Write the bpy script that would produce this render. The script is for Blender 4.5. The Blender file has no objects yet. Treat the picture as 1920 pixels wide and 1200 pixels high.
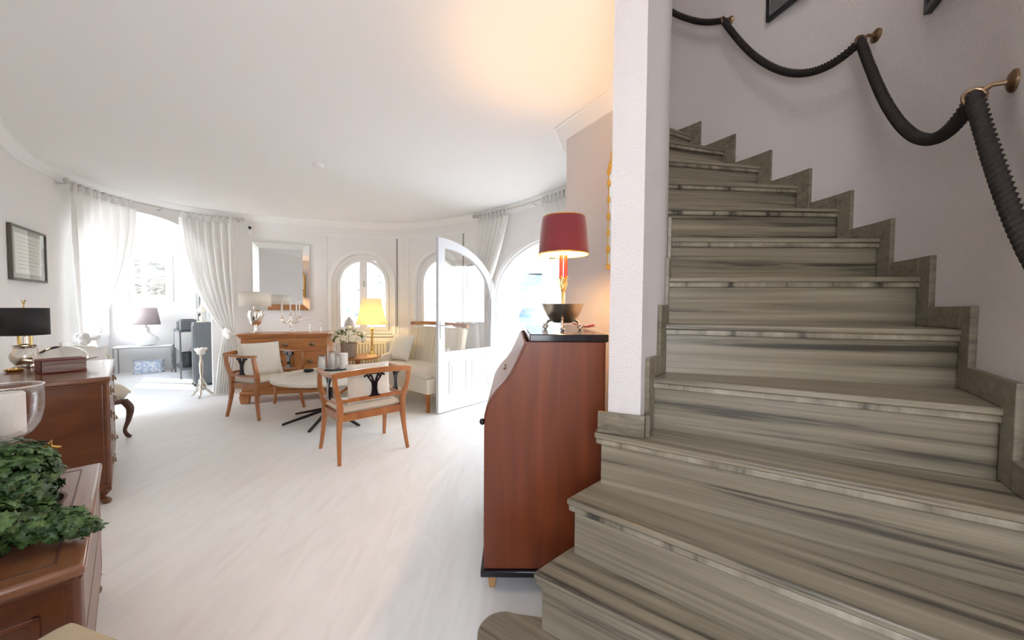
import bpy, math, random, bisect
from mathutils import Vector, Matrix
R_=math.radians
random.seed(7)
sc=bpy.context.scene; COL=sc.collection
# ---------------------------------------------------------------- camera
EYE=1.25
def setup_camera():
    p,r=R_(2.0),R_(0.4)
    fw=Vector((0,math.cos(p),-math.sin(p))); up0=Vector((0,math.sin(p),math.cos(p))); r0=Vector((1,0,0))
    rt=r0*math.cos(r)+up0*math.sin(r); up=-r0*math.sin(r)+up0*math.cos(r)
    cd=bpy.data.cameras.new('camera'); cd.sensor_width=36; cd.lens=690/1920*36; cd.clip_start=.02; cd.clip_end=1500
    o=bpy.data.objects.new('camera',cd); COL.objects.link(o)
    m=Matrix.Identity(4)
    for i in range(3): m[i][0]=rt[i]; m[i][1]=up[i]; m[i][2]=-fw[i]
    m[2][3]=EYE; o.matrix_world=m; sc.camera=o
setup_camera()
# ---------------------------------------------------------------- world, sun, exposure
SKY=10.8; SUN=11.0; EXPOSURE=0.0; BACK_LIGHT=3.0; WELL_LIGHT=15.0; ALCOVE_LIGHT=12
sc.view_settings.view_transform='Standard'; sc.view_settings.look='None'; sc.view_settings.gamma=1
sc.view_settings.exposure=EXPOSURE; sc.view_settings.use_curve_mapping=False
def setup_world():
    w=bpy.data.worlds.new('sky'); sc.world=w; w.use_nodes=True; nt=w.node_tree; nt.nodes.clear()
    out=nt.nodes.new('ShaderNodeOutputWorld'); bg=nt.nodes.new('ShaderNodeBackground')
    tc=nt.nodes.new('ShaderNodeTexCoord'); sx=nt.nodes.new('ShaderNodeSeparateXYZ'); cr=nt.nodes.new('ShaderNodeValToRGB')
    nt.links.new(tc.outputs['Generated'],sx.inputs[0]); nt.links.new(sx.outputs['Z'],cr.inputs[0])
    e=cr.color_ramp.elements; e[0].position=0; e[0].color=(.92,.96,1,1); e[1].position=.7; e[1].color=(.62,.75,1,1)
    n=e.new(.12); n.color=(.96,.98,1,1)
    nt.links.new(cr.outputs[0],bg.inputs[0]); bg.inputs[1].default_value=SKY; nt.links.new(bg.outputs[0],out.inputs[0])
setup_world()
sc.cycles.diffuse_bounces=8; sc.cycles.max_bounces=14; sc.cycles.transparent_max_bounces=16
def light(name,kind,loc,energy,color=(1,1,1),size=1,size_y=None,direction=None,spot=None,portal=False):
    d=bpy.data.lights.new(name,kind); d.energy=energy; d.color=color
    if kind=='AREA':
        d.size=size
        if size_y: d.shape='RECTANGLE'; d.size_y=size_y
        if portal: d.cycles.is_portal=True
    elif kind in('POINT','SPOT'): d.shadow_soft_size=size
    elif kind=='SUN': d.angle=R_(.6)
    o=bpy.data.objects.new(name,d); COL.objects.link(o); o.location=loc
    if direction: o.rotation_euler=Vector(direction).to_track_quat('-Z','Y').to_euler()
    return o
light('sun','SUN',(0,0,20),SUN,(1,.95,.87),direction=(1.0,-.12,-1.0))
# added fill lamps without a visible source: behind the camera, above the lower steps
light('fill_behind_camera','AREA',(-.15,-.93,1.5),BACK_LIGHT,(1,.96,.9),size=1.0,size_y=1.2,direction=(-.1,1,-.05))
light('fill_stairwell','AREA',(.72,.75,4.5),WELL_LIGHT,(1,.95,.90),size=.6,size_y=.6,direction=(.02,.05,-1))

light('fill_alcove','AREA',(-7.15,5.85,1.45),ALCOVE_LIGHT,(1,.99,.97),size=1.1,size_y=1.2,direction=(.78,.61,-.05))  # extra lamp outside the alcove window, added to brighten the far room
# ---------------------------------------------------------------- mesh helpers
class MB:
    def __init__(s): s.v=[]; s.f=[]; s.M=None; s.fn=None
    def add(s,vs,fs):
        n=len(s.v)
        for p in vs:
            p=Vector(p)
            if s.M is not None: p=s.M@p
            if s.fn is not None: p=Vector(s.fn(p))
            s.v.append(p)
        s.f+= [tuple(i+n for i in f) for f in fs]
        return s
    def box(s,c,d,rz=0,rx=0,ry=0,top=(1,1)):
        hx,hy,hz=d[0]/2,d[1]/2,d[2]/2; m=Matrix.Rotation(rz,4,'Z')@Matrix.Rotation(ry,4,'Y')@Matrix.Rotation(rx,4,'X'); vs=[]
        for z in(-hz,hz):
            k=(1,1) if z<0 else top
            for x,y in((-hx,-hy),(hx,-hy),(hx,hy),(-hx,hy)): vs.append(Vector(c)+m@Vector((x*k[0],y*k[1],z)))
        return s.add(vs,[(3,2,1,0),(4,5,6,7),(0,1,5,4),(1,2,6,5),(2,3,7,6),(3,0,4,7)])
    def lathe(s,prof,c=(0,0,0),n=28,sx=1,sy=1,caps=True):
        vs=[];fs=[]
        for r,z in prof:
            for k in range(n):
                a=2*math.pi*k/n; vs.append((c[0]+r*math.cos(a)*sx,c[1]+r*math.sin(a)*sy,c[2]+z))
        for i in range(len(prof)-1):
            for k in range(n): fs.append((i*n+k,i*n+(k+1)%n,(i+1)*n+(k+1)%n,(i+1)*n+k))
        if caps:
            if prof[0][0]>1e-5: fs.append(tuple(range(n-1,-1,-1)))
            if prof[-1][0]>1e-5: fs.append(tuple((len(prof)-1)*n+k for k in range(n)))
        return s.add(vs,fs)
    def sphere(s,c,r,sc_=(1,1,1),n=20,m=12):
        vs=[];fs=[]
        for i in range(m+1):
            t=math.pi*i/m
            for k in range(n):
                a=2*math.pi*k/n; vs.append((c[0]+r*sc_[0]*math.sin(t)*math.cos(a),c[1]+r*sc_[1]*math.sin(t)*math.sin(a),c[2]-r*sc_[2]*math.cos(t)))
        for i in range(m):
            for k in range(n): fs.append((i*n+k,i*n+(k+1)%n,(i+1)*n+(k+1)%n,(i+1)*n+k))
        return s.add(vs,fs)
    def tube(s,pts,r,n=8,rect=None,up=None,closed=False):
        pts=[Vector(p) for p in pts]; N=len(pts); rr=r if isinstance(r,(list,tuple)) else [r]*N
        T=[]
        for i in range(N):
            a=pts[(i-1)%N] if (closed or i>0) else pts[0]; b=pts[(i+1)%N] if (closed or i<N-1) else pts[-1]
            T.append((b-a).normalized())
        u0=Vector(up) if up else (Vector((0,0,1)) if abs(T[0].z)<.9 else Vector((1,0,0)))
        x=(u0-T[0]*u0.dot(T[0])).normalized(); vs=[];fs=[]
        for i in range(N):
            if up: x=(Vector(up)-T[i]*Vector(up).dot(T[i])).normalized()
            else: x=(x-T[i]*x.dot(T[i])).normalized()
            y=T[i].cross(x)
            if rect:
                w,h=(rect[i] if isinstance(rect[0],(list,tuple)) else rect)
                for a,b in((-1,-1),(1,-1),(1,1),(-1,1)): vs.append(pts[i]+x*(a*w/2)+y*(b*h/2))
            else:
                for k in range(n):
                    a=2*math.pi*k/n; vs.append(pts[i]+(x*math.cos(a)+y*math.sin(a))*rr[i])
        m=4 if rect else n
        for i in range(N if closed else N-1):
            j=(i+1)%N
            for k in range(m): fs.append((i*m+k,i*m+(k+1)%m,j*m+(k+1)%m,j*m+k))
        if not closed: fs.append(tuple(range(m-1,-1,-1))); fs.append(tuple((N-1)*m+k for k in range(m)))
        return s.add(vs,fs)
    def prism(s,poly,a,b,axes='xyz'):
        # poly lies in the plane of the first two axes, extruded along the third from a to b
        ix={'x':0,'y':1,'z':2}; I,J,K=(ix[q] for q in axes); n=len(poly); vs=[]
        for h in(a,b):
            for p in poly:
                q=[0,0,0]; q[I]=p[0]; q[J]=p[1]; q[K]=h; vs.append(q)
        fs=[tuple(range(n-1,-1,-1)),tuple(range(n,2*n))]+[(i,(i+1)%n,(i+1)%n+n,i+n) for i in range(n)]
        return s.add(vs,fs)
    def cushion(s,c,w,h,t,M=None,n=14,pw=4,flat=0):
        # soft pillow in local x(w) z(h), thickness y(t)
        vs=[];fs=[]
        for side in(-1,1):
            for i in range(n+1):
                for j in range(n+1):
                    u=-1+2*i/n; v=-1+2*j/n
                    th=max(0,(1-abs(u)**pw))**.5*max(0,(1-abs(v)**pw))**.5
                    k=1-.05*(1-abs(v)**2)*abs(u)**3; k2=1-.05*(1-abs(u)**2)*abs(v)**3
                    vs.append(Vector((u*w/2*k,side*(t/2)*(th*(1-flat)+flat),v*h/2*k2)))
        for sd in range(2):
            o=sd*(n+1)**2
            for i in range(n):
                for j in range(n):
                    q=(o+i*(n+1)+j,o+(i+1)*(n+1)+j,o+(i+1)*(n+1)+j+1,o+i*(n+1)+j+1)
                    fs.append(q if sd==0 else q[::-1])
        o=(n+1)**2
        for i in range(n):
            for (a,b) in((i*(n+1),(i+1)*(n+1)),((i+1)*(n+1)+n,i*(n+1)+n),(i+1,i),(n*(n+1)+i,n*(n+1)+i+1)): fs.append((b,a,a+o,b+o))
        mm=M or Matrix.Identity(4)
        return s.add([Vector(c)+mm.to_3x3()@v for v in vs],fs)
    def surf(s,P,nu,nv,th=0):
        # grid surface P(i,j)
        vs=[P(i/nu,j/nv) for i in range(nu+1) for j in range(nv+1)]
        return s.add(vs,[(i*(nv+1)+j,(i+1)*(nv+1)+j,(i+1)*(nv+1)+j+1,i*(nv+1)+j+1) for i in range(nu) for j in range(nv)])
    def build(s,name,mat,parent=None,smooth=35,bevel=0,seg=2,solid=0):
        me=bpy.data.meshes.new(name); me.from_pydata([tuple(v) for v in s.v],[],s.f); me.validate(); me.update()
        if mat: me.materials.append(mat)
        if smooth:
            me.shade_smooth(); me.set_sharp_from_angle(angle=R_(smooth))
        o=bpy.data.objects.new(name,me); COL.objects.link(o)
        if parent: o.parent=parent
        if solid: m=o.modifiers.new('thickness','SOLIDIFY'); m.thickness=solid
        if bevel: m=o.modifiers.new('bevel','BEVEL'); m.width=bevel; m.segments=seg; m.limit_method='ANGLE'; m.angle_limit=R_(40); m.harden_normals=False
        return o
def tag(o,label=None,cat=None,group=None,kind=None):
    if label: o['label']=label
    if cat: o['category']=cat
    if group: o['group']=group
    if kind: o['kind']=kind
    return o
def thing(name,label,cat,loc=(0,0,0),rz=0,group=None):
    o=bpy.data.objects.new(name,None); o.empty_display_size=.1; COL.objects.link(o); o.location=loc; o.rotation_euler=(0,0,rz)
    return tag(o,label,cat,group)
def struct(o): o['kind']='structure'; return o
def dup(root,loc=None,rz=None,label=None,parent=None):
    c=root.copy(); COL.objects.link(c)
    if parent: c.parent=parent
    if loc is not None: c.location=loc
    if rz is not None: c.rotation_euler=(0,0,rz)
    if label: c['label']=label
    for ch in list(root.children): dup(ch,parent=c)
    return c
# ---------------------------------------------------------------- materials
def mat(name,color,rough=.6,metal=0,bump=None,var=None,spec=None,sheen=0,coat=0,emit=None):
    """bump=(scale vec, strength); var=(color2, scale vec, low, high)"""
    m=bpy.data.materials.new(name); m.use_nodes=True; nt=m.node_tree; b=nt.nodes['Principled BSDF']
    b.inputs['Base Color'].default_value=(*color,1); b.inputs['Roughness'].default_value=rough; b.inputs['Metallic'].default_value=metal
    if spec is not None: b.inputs['Specular IOR Level'].default_value=spec
    if coat: b.inputs['Coat Weight'].default_value=coat; b.inputs['Coat Roughness'].default_value=.12
    if sheen: b.inputs['Sheen Weight'].default_value=sheen
    if emit: b.inputs['Emission Color'].default_value=(*emit[0],1); b.inputs['Emission Strength'].default_value=emit[1]
    tc=nt.nodes.new('ShaderNodeTexCoord')
    def noise(scale,detail=4,rgh=.55,dist=0):
        mp=nt.nodes.new('ShaderNodeMapping'); mp.inputs['Scale'].default_value=scale; nt.links.new(tc.outputs['Object'],mp.inputs[0])
        n=nt.nodes.new('ShaderNodeTexNoise'); n.inputs['Scale'].default_value=1; n.inputs['Detail'].default_value=detail; n.inputs['Roughness'].default_value=rgh; n.inputs['Distortion'].default_value=dist
        nt.links.new(mp.outputs[0],n.inputs[0]); return n
    if var:
        n=noise(var[1],dist=var[4] if len(var)>4 else 0); cr=nt.nodes.new('ShaderNodeValToRGB'); cr.color_ramp.elements[0].position=var[2]; cr.color_ramp.elements[1].position=var[3]
        cr.color_ramp.elements[0].color=(*color,1); cr.color_ramp.elements[1].color=(*var[0],1)
        nt.links.new(n.outputs[0],cr.inputs[0]); nt.links.new(cr.outputs[0],b.inputs['Base Color'])
    if bump:
        n=noise(bump[0]); bp=nt.nodes.new('ShaderNodeBump'); bp.inputs['Strength'].default_value=bump[1]; bp.inputs['Distance'].default_value=.01
        nt.links.new(n.outputs[0],bp.inputs['Height']); nt.links.new(bp.outputs[0],b.inputs['Normal'])
    return m
def simple(name,build):
    m=bpy.data.materials.new(name); m.use_nodes=True; nt=m.node_tree; nt.nodes.clear(); out=nt.nodes.new('ShaderNodeOutputMaterial')
    nt.links.new(build(nt).outputs[0],out.inputs[0]); return m
def glassmat(name,tint=(1,1,1),refl=.03,rough=0):
    def b(nt):
        t=nt.nodes.new('ShaderNodeBsdfTransparent'); t.inputs[0].default_value=(*tint,1)
        g=nt.nodes.new('ShaderNodeBsdfGlossy'); g.inputs['Roughness'].default_value=rough
        f=nt.nodes.new('ShaderNodeLayerWeight'); f.inputs[0].default_value=.25
        mm=nt.nodes.new('ShaderNodeMath'); mm.operation='MULTIPLY_ADD'; mm.inputs[1].default_value=.3; mm.inputs[2].default_value=refl; nt.links.new(f.outputs['Fresnel'],mm.inputs[0])
        mx=nt.nodes.new('ShaderNodeMixShader'); nt.links.new(mm.outputs[0],mx.inputs[0]); nt.links.new(t.outputs[0],mx.inputs[1]); nt.links.new(g.outputs[0],mx.inputs[2]); return mx
    return simple(name,b)
def clothmat(name,color,trans=.3,transl=.5,stripes=None):
    def b(nt):
        d=nt.nodes.new('ShaderNodeBsdfDiffuse'); d.inputs[0].default_value=(*color,1)
        l=nt.nodes.new('ShaderNodeBsdfTranslucent'); l.inputs[0].default_value=(*color,1)
        m1=nt.nodes.new('ShaderNodeMixShader'); m1.inputs[0].default_value=transl; nt.links.new(d.outputs[0],m1.inputs[1]); nt.links.new(l.outputs[0],m1.inputs[2])
        if trans<=0: return m1
        t=nt.nodes.new('ShaderNodeBsdfTransparent'); m2=nt.nodes.new('ShaderNodeMixShader'); m2.inputs[0].default_value=trans
        nt.links.new(m1.outputs[0],m2.inputs[1]); nt.links.new(t.outputs[0],m2.inputs[2]); return m2
    return simple(name,b)
def marble(name,base,light_,dark,edge=False):
    m=bpy.data.materials.new(name); m.use_nodes=True; nt=m.node_tree; b=nt.nodes['Principled BSDF']; b.inputs['Roughness'].default_value=.38
    tc=nt.nodes.new('ShaderNodeTexCoord'); oi=nt.nodes.new('ShaderNodeObjectInfo')
    ad=nt.nodes.new('ShaderNodeVectorMath'); ad.operation='ADD'
    cb=nt.nodes.new('ShaderNodeMath'); cb.operation='MULTIPLY'; cb.inputs[1].default_value=37; nt.links.new(oi.outputs['Random'],cb.inputs[0])
    nt.links.new(tc.outputs['Object'],ad.inputs[0]); nt.links.new(cb.outputs[0],ad.inputs[1])
    mp=nt.nodes.new('ShaderNodeMapping'); mp.inputs['Scale'].default_value=(13,2,2) if edge else (.7,17,26); mp.inputs['Rotation'].default_value=(0,R_(0) if edge else R_(2.5),R_(0) if edge else R_(5))
    nt.links.new(ad.outputs[0],mp.inputs[0])
    n=nt.nodes.new('ShaderNodeTexNoise'); n.inputs['Scale'].default_value=1; n.inputs['Detail'].default_value=5; n.inputs['Roughness'].default_value=.62; n.inputs['Distortion'].default_value=.35
    nt.links.new(mp.outputs[0],n.inputs[0]); cr=nt.nodes.new('ShaderNodeValToRGB'); e=cr.color_ramp.elements
    e[0].position=.345; e[0].color=(*dark,1); e[1].position=.68; e[1].color=(*light_,1); q=e.new(.425); q.color=(*base,1); q2=e.new(.56); q2.color=(*[.5*(x+y) for x,y in zip(base,light_)],1)
    nt.links.new(n.outputs[0],cr.inputs[0])
    mp2=nt.nodes.new('ShaderNodeMapping'); mp2.inputs['Scale'].default_value=(1.6,45,70); nt.links.new(ad.outputs[0],mp2.inputs[0])
    n2=nt.nodes.new('ShaderNodeTexNoise'); n2.inputs['Scale'].default_value=1; n2.inputs['Detail'].default_value=3; nt.links.new(mp2.outputs[0],n2.inputs[0])
    mx=nt.nodes.new('ShaderNodeMix'); mx.data_type='RGBA'; mx.blend_type='OVERLAY'; mx.inputs[0].default_value=.5
    nt.links.new(cr.outputs[0],mx.inputs[6]); nt.links.new(n2.outputs[0],mx.inputs[7]); nt.links.new(mx.outputs[2],b.inputs['Base Color'])
    return m
M={}
M['wall']=mat('white_plaster',(.84,.825,.81),.85,bump=((260,260,260),.25))
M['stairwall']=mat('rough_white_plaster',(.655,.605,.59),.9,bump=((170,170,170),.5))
M['ceil']=mat('ceiling_paint',(.87,.875,.86),.9)
M['trim']=mat('white_gloss_paint',(.86,.86,.85),.35)
M['floor']=mat('limed_oak_floor',(.86,.862,.85),.42,var=((.81,.81,.795),(7,1.3,1),.40,.66,2.6))
M['marble']=marble('striped_marble',(.185,.155,.108),(.285,.245,.180),(.060,.050,.037))
M['marble_plain']=marble('striped_marble_skirting',(.165,.138,.096),(.215,.182,.132),(.11,.09,.062))
M['marble_edge']=marble('striped_marble_cut_edge',(.19,.16,.115),(.33,.29,.22),(.04,.036,.028),True)
M['cherry_dark']=mat('dark_cherry_veneer',(.20,.043,.010),.42,var=((.115,.022,.006),(14,14,.9),.35,.7,.6),coat=.12)
M['mahog']=mat('mahogany',(.15,.047,.015),.34,var=((.085,.024,.008),(2.2,2.2,7),.35,.7,1.2),coat=.15)
M['mahog_top']=mat('polished_mahogany_top',(.22,.095,.05),.25,var=((.16,.06,.03),(2,9,9),.35,.7,1),coat=.5)
M['oak']=mat('honey_cherry_wood',(.50,.215,.07),.38,var=((.40,.15,.045),(2.5,18,18),.4,.65,.8),coat=.2)
M['chairwood']=mat('light_cherry_wood',(.42,.165,.05),.36,var=((.30,.10,.028),(9,9,3),.4,.65,.8),coat=.2)
M['footwood']=mat('pale_beech_foot',(.55,.30,.12),.4)
M['black']=mat('black_lacquer',(.008,.008,.012),.12)
M['iron']=mat('black_iron',(.015,.014,.013),.45,metal=.4)
M['brown']=mat('dark_brown_wood',(.10,.045,.03),.4)
M['cream']=mat('cream_fabric',(.72,.66,.55),.9,sheen=.3,bump=((420,420,420),.2))
M['stripe']=mat('striped_cream_fabric',(.74,.68,.55),.9,sheen=.3,var=((.62,.55,.42),(75,.5,.5),.47,.53))
M['linen']=mat('pale_linen',(.74,.71,.64),.95,bump=((26,26,26),.6))
M['beige']=mat('beige_fabric',(.44,.365,.23),.9,sheen=.2,bump=((420,420,420),.2))
M['leafpaint']=mat('cool_white_door_paint',(.66,.68,.71),.4)
M['white_fab']=mat('white_fabric',(.84,.83,.82),.9)
M['silver']=mat('silver',(.86,.84,.80),.13,metal=1)
M['oldsilver']=mat('tarnished_silver',(.62,.58,.50),.28,metal=1)
M['brass']=mat('brass',(.85,.62,.25),.22,metal=1)
M['gold']=mat('gilt',(.78,.48,.12),.38,metal=1,bump=((60,60,60),.7))
M['darkbrass']=mat('old_brass',(.30,.20,.12),.35,metal=1)
M['glass']=glassmat('clear_glass'); M['pane']=glassmat('window_glass',refl=.01)
M['mirror']=mat('mirror_silvering',(.92,.94,.94),.02,metal=1)
M['sheer']=clothmat('sheer_white_voile',(.90,.89,.87),.12,.35)
M['wax']=mat('white_wax',(.86,.85,.82),.5)
M['steel']=mat('brushed_steel',(.62,.61,.60),.3,metal=1)
M['rope']=mat('dark_brown_rope',(.012,.006,.005),.8)
M['velvet']=mat('burgundy_velvet',(.20,.018,.026),.8,sheen=.4)
M['redwax']=mat('red_candle_sleeve',(.32,.03,.02),.3)
M['shade_gold']=mat('gold_shade_lining',(.95,.55,.12),.5)
M['shade_yel']=clothmat('cream_silk_shade',(.95,.88,.66),0,.55)
M['shade_wh']=clothmat('white_linen_shade',(.92,.89,.84),0,.4)
M['shade_pk']=clothmat('mauve_grey_shade',(.52,.45,.45),0,.3)
M['shade_bk']=mat('black_card_shade',(.022,.022,.024),.7)
M['cream_paint']=mat('cream_enamel',(.84,.80,.68),.4)
M['leaf']=mat('ivy_leaf',(.018,.055,.012),.45,var=((.085,.17,.05),(22,22,22),.45,.62))
M['leaf2']=mat('rose_leaf',(.10,.17,.05),.5)
M['petal']=mat('cream_rose_petal',(.86,.82,.70),.8)
M['wicker']=mat('grey_wicker',(.42,.34,.29),.8,bump=((50,50,160),.9),var=((.28,.22,.18),(40,40,90),.4,.6))
M['tabletop']=mat('limed_tabletop',(.66,.64,.56),.45,var=((.60,.57,.49),(3,22,3),.4,.6))
M['tray']=mat('blue_black_tray',(.012,.03,.05),.25)
M['grey']=mat('grey_felt',(.30,.28,.28),.8)
M['book1']=mat('maroon_leather',(.16,.035,.035),.5,bump=((60,60,60),.3))
M['pages']=mat('gilt_page_block',(.33,.27,.24),.5,var=((.16,.10,.09),(3,3,160),.4,.6))
M['paper']=mat('ivory_paper',(.70,.68,.58),.8)
M['ink']=mat('faded_ink',(.44,.42,.36),.8)
M['bluewhite']=mat('blue_patterned_cotton',(.80,.82,.86),.9,var=((.45,.55,.72),(28,28,28),.46,.54))
M['stone']=mat('terrace_stone',(.34,.31,.27),.8,var=((.28,.25,.22),(1.5,1.5,1.5),.4,.6))
M['parapet']=mat('white_render',(.42,.41,.39),.9)
M['awning']=clothmat('mustard_awning_canvas',(.26,.20,.07),0,.25)
M['soffit']=mat('grey_soffit',(.13,.125,.12),.9)
M['teak']=mat('terrace_teak',(.52,.30,.13),.6)
M['hill']=mat('hill_scrub',(.065,.095,.12),.95,var=((.16,.165,.16),(.05,.05,.05),.42,.58))
M['tile']=mat('roof_tile',(.45,.24,.17),.8)
M['plastic']=mat('white_plastic',(.85,.85,.84),.4)
M['blackplastic']=mat('black_plastic',(.02,.022,.025),.35)
M['slate']=mat('slate_grey_paint',(.13,.14,.15),.5)
# ---------------------------------------------------------------- wall curve of the round living room
CP=[(-.45,-.48),(-1.0,.05),(-2.05,1.06),(-3.0,1.97),(-3.92,2.84),(-4.35,3.38),(-4.56,3.95),(-4.53,4.5),(-4.28,5.0),(-3.75,5.38),(-3.0,5.65),(-2.2,5.83),(-1.6,5.8),(-.85,5.46),(-.05,4.85),(.62,4.05),(.95,3.4),(1.0,3.05)]
def crom(P,n=12):
    out=[];Q=[P[0]]+P+[P[-1]]
    for i in range(1,len(Q)-2):
        a,b,c,d=Q[i-1:i+3]
        for k in range(n):
            t=k/n; out.append(tuple(.5*((2*b[j])+(-a[j]+c[j])*t+(2*a[j]-5*b[j]+4*c[j]-d[j])*t*t+(-a[j]+3*b[j]-3*c[j]+d[j])*t**3) for j in range(len(a))))
    out.append(P[-1]); return out
class Curve:
    def __init__(s,P,n=12):
        s.P=crom(P,n); s.S=[0]
        for a,b in zip(s.P,s.P[1:]): s.S.append(s.S[-1]+math.dist(a,b))
        s.L=s.S[-1]
    def at(s,q,off=0):
        q=max(0,min(s.L-1e-6,q)); i=bisect.bisect_right(s.S,q)-1
        a,b=s.P[i],s.P[i+1]; t=(q-s.S[i])/(s.S[i+1]-s.S[i])
        def nr(j):
            j=max(1,min(len(s.P)-2,j)); u=(s.P[j+1][0]-s.P[j-1][0],s.P[j+1][1]-s.P[j-1][1]); l=math.hypot(*u); return(-u[1]/l,u[0]/l)
        n0,n1=nr(i),nr(i+1); n=(n0[0]*(1-t)+n1[0]*t,n0[1]*(1-t)+n1[1]*t); l=math.hypot(*n); n=(n[0]/l,n[1]/l)
        return (a[0]+(b[0]-a[0])*t+n[0]*off,a[1]+(b[1]-a[1])*t+n[1]*off),n
    def near(s,p):
        best=(9e9,0)
        for k in range(int(s.L/.004)):
            q=k*.004; d=math.dist(s.at(q)[0],p)
            if d<best[0]: best=(d,q)
        return best[1]
WC=Curve(CP)
def wmap(p):   # (s, off, z) on the round wall -> world
    (x,y),n=WC.at(p[0],p[1]); return (x,y,p[2])
def frange(a,b,st):
    n=max(1,int(math.ceil((b-a)/st-1e-9))); return [a+(b-a)*i/n for i in range(n+1)]
def band(mb,S,zb,zt,o0,o1,fn=wmap):
    """solid strip along the wall between offsets o0 (room side) and o1"""
    vs=[];n=len(S)
    for s_ in S:
        a=zb(s_) if callable(zb) else zb; b=zt(s_) if callable(zt) else zt
        for o,z in((o0,a),(o1,a),(o1,b),(o0,b)): vs.append(fn((s_,o,z)))
    fs=[(0,1,2,3),tuple(4*(n-1)+k for k in(3,2,1,0))]
    for i in range(n-1):
        for k in range(4): fs.append((4*i+(k+1)%4,4*i+k,4*i+4+k,4*i+4+(k+1)%4))
    mb.add(vs,fs)
def archz(s0,s1,spring,h,p=2.0):
    m=(s0+s1)/2;w=(s1-s0)/2
    return lambda s_: spring+h*max(0,1-min(1,abs((s_-m)/w))**p)**(1/p)
def archS(s0,s1,n=30): m=(s0+s1)/2;w=(s1-s0)/2; return [m-w*math.cos(math.pi*i/n) for i in range(n+1)]
T=.35; H=2.55
AL=(5.86,7.38); W1=(8.89,9.80); W2=(10.20,11.03); DO=(11.70,13.62)
aAL=archz(*AL,1.62,.75,2.6); a1=archz(*W1,1.60,.47); a2=archz(*W2,1.62,.45); aD=archz(*DO,1.38,.68)
def build_round_wall():
    segs={'wall_left':[(0,AL[0],0,H)],'wall_back':[(AL[1],W1[0],0,H),(W1[1],W2[0],0,H),(W2[1],DO[0],0,H),(W1[0],W1[1],0,.80),(W2[0],W2[1],0,.80)],'wall_right':[(DO[1],WC.L,0,H)]}
    for nm,L in segs.items():
        mb=MB()
        for a,b,z0,z1 in L: band(mb,frange(a,b,.08),z0,z1,0,T)
        if nm=='wall_back':
            for (a,b),f in((W1,a1),(W2,a2)): band(mb,archS(a,b),f,H,0,T)
        if nm=='wall_left': band(mb,archS(*AL),aAL,H,0,T)
        if nm=='wall_right': band(mb,archS(*DO),aD,H,0,.46)
        if nm=='wall_right': band(mb,frange(DO[0]-.25,DO[0],.05),0,H,T-.001,.46)
        struct(mb.build(nm,M['wall'],smooth=30))
    # cornice
    mb=MB(); prof=[(0,.085),(-.012,.085),(-.02,.07),(-.028,.066),(-.05,.03),(-.062,.022),(-.066,.012),(-.08,.008),(-.08,0),(0,0)]
    S=frange(0,WC.L,.08); vs=[];n=len(prof)
    for s_ in S:
        for o,d in prof: vs.append(wmap((s_,o,H-d)))
    mb.add(vs,[(i*n+k,i*n+(k+1)%n,(i+1)*n+(k+1)%n,(i+1)*n+k) for i in range(len(S)-1) for k in range(n)])
    struct(mb.build('trim_1',M['trim'],smooth=50))
    mb=MB()
    for a,b in((0,AL[0]),(AL[1],DO[0]-.08),(DO[1],WC.L)): band(mb,frange(a,b,.08),0,.09,-.015,0.0)
    struct(mb.build('baseboard_back',M['trim']))
build_round_wall()
def arch_path(s0,s1,zb,f,inset=0,n=36):
    """points (s,z) up the left side, over the arch and down the right side, inset towards the opening"""
    m=(s0+s1)/2;w=(s1-s0)/2; sp=f(s0); h=f(m)-sp; w-=inset; h-=inset
    P=[(m-w,zb)]+[(m-w,zb+(sp-zb)*k/4) for k in range(1,4)]
    for i in range(n+1):
        a=math.pi*i/n; P.append((m-w*math.cos(a),sp+h*math.sin(a)))
    P+=[(m+w,zb+(sp-zb)*k/4) for k in(3,2,1)]+[(m+w,zb)]
    return P
def sweep_arch(mb,P,w,o0,o1,fn=wmap):
    """rectangular moulding along path P: width w inward, offsets o0..o1"""
    vs=[];n=len(P)
    for i,(s_,z) in enumerate(P):
        a=P[max(0,i-1)];b=P[min(n-1,i+1)]; t=(b[0]-a[0],b[1]-a[1]); l=math.hypot(*t); nx,nz=t[1]/l,-t[0]/l
        for o,k in((o0,0),(o1,0),(o1,w),(o0,w)): vs.append(fn((s_+nx*k,o,z+nz*k)))
    fs=[(3,2,1,0),tuple(4*(n-1)+k for k in(0,1,2,3))]
    for i in range(n-1):
        for k in range(4): fs.append((4*i+k,4*i+(k+1)%4,4*i+4+(k+1)%4,4*i+4+k))
    mb.add(vs,fs)
def fill_arch(mb,s0,s1,zb,f,o0,o1,inset): 
    m=(s0+s1)/2;w=(s1-s0)/2-inset; sp=f(s0); h=f(m)-sp-inset
    g=lambda q: sp+h*math.sqrt(max(0,1-((q-m)/w)**2))
    band(mb,[m-w*math.cos(math.pi*i/24) for i in range(25)],zb+inset,g,o0,o1)
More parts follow.
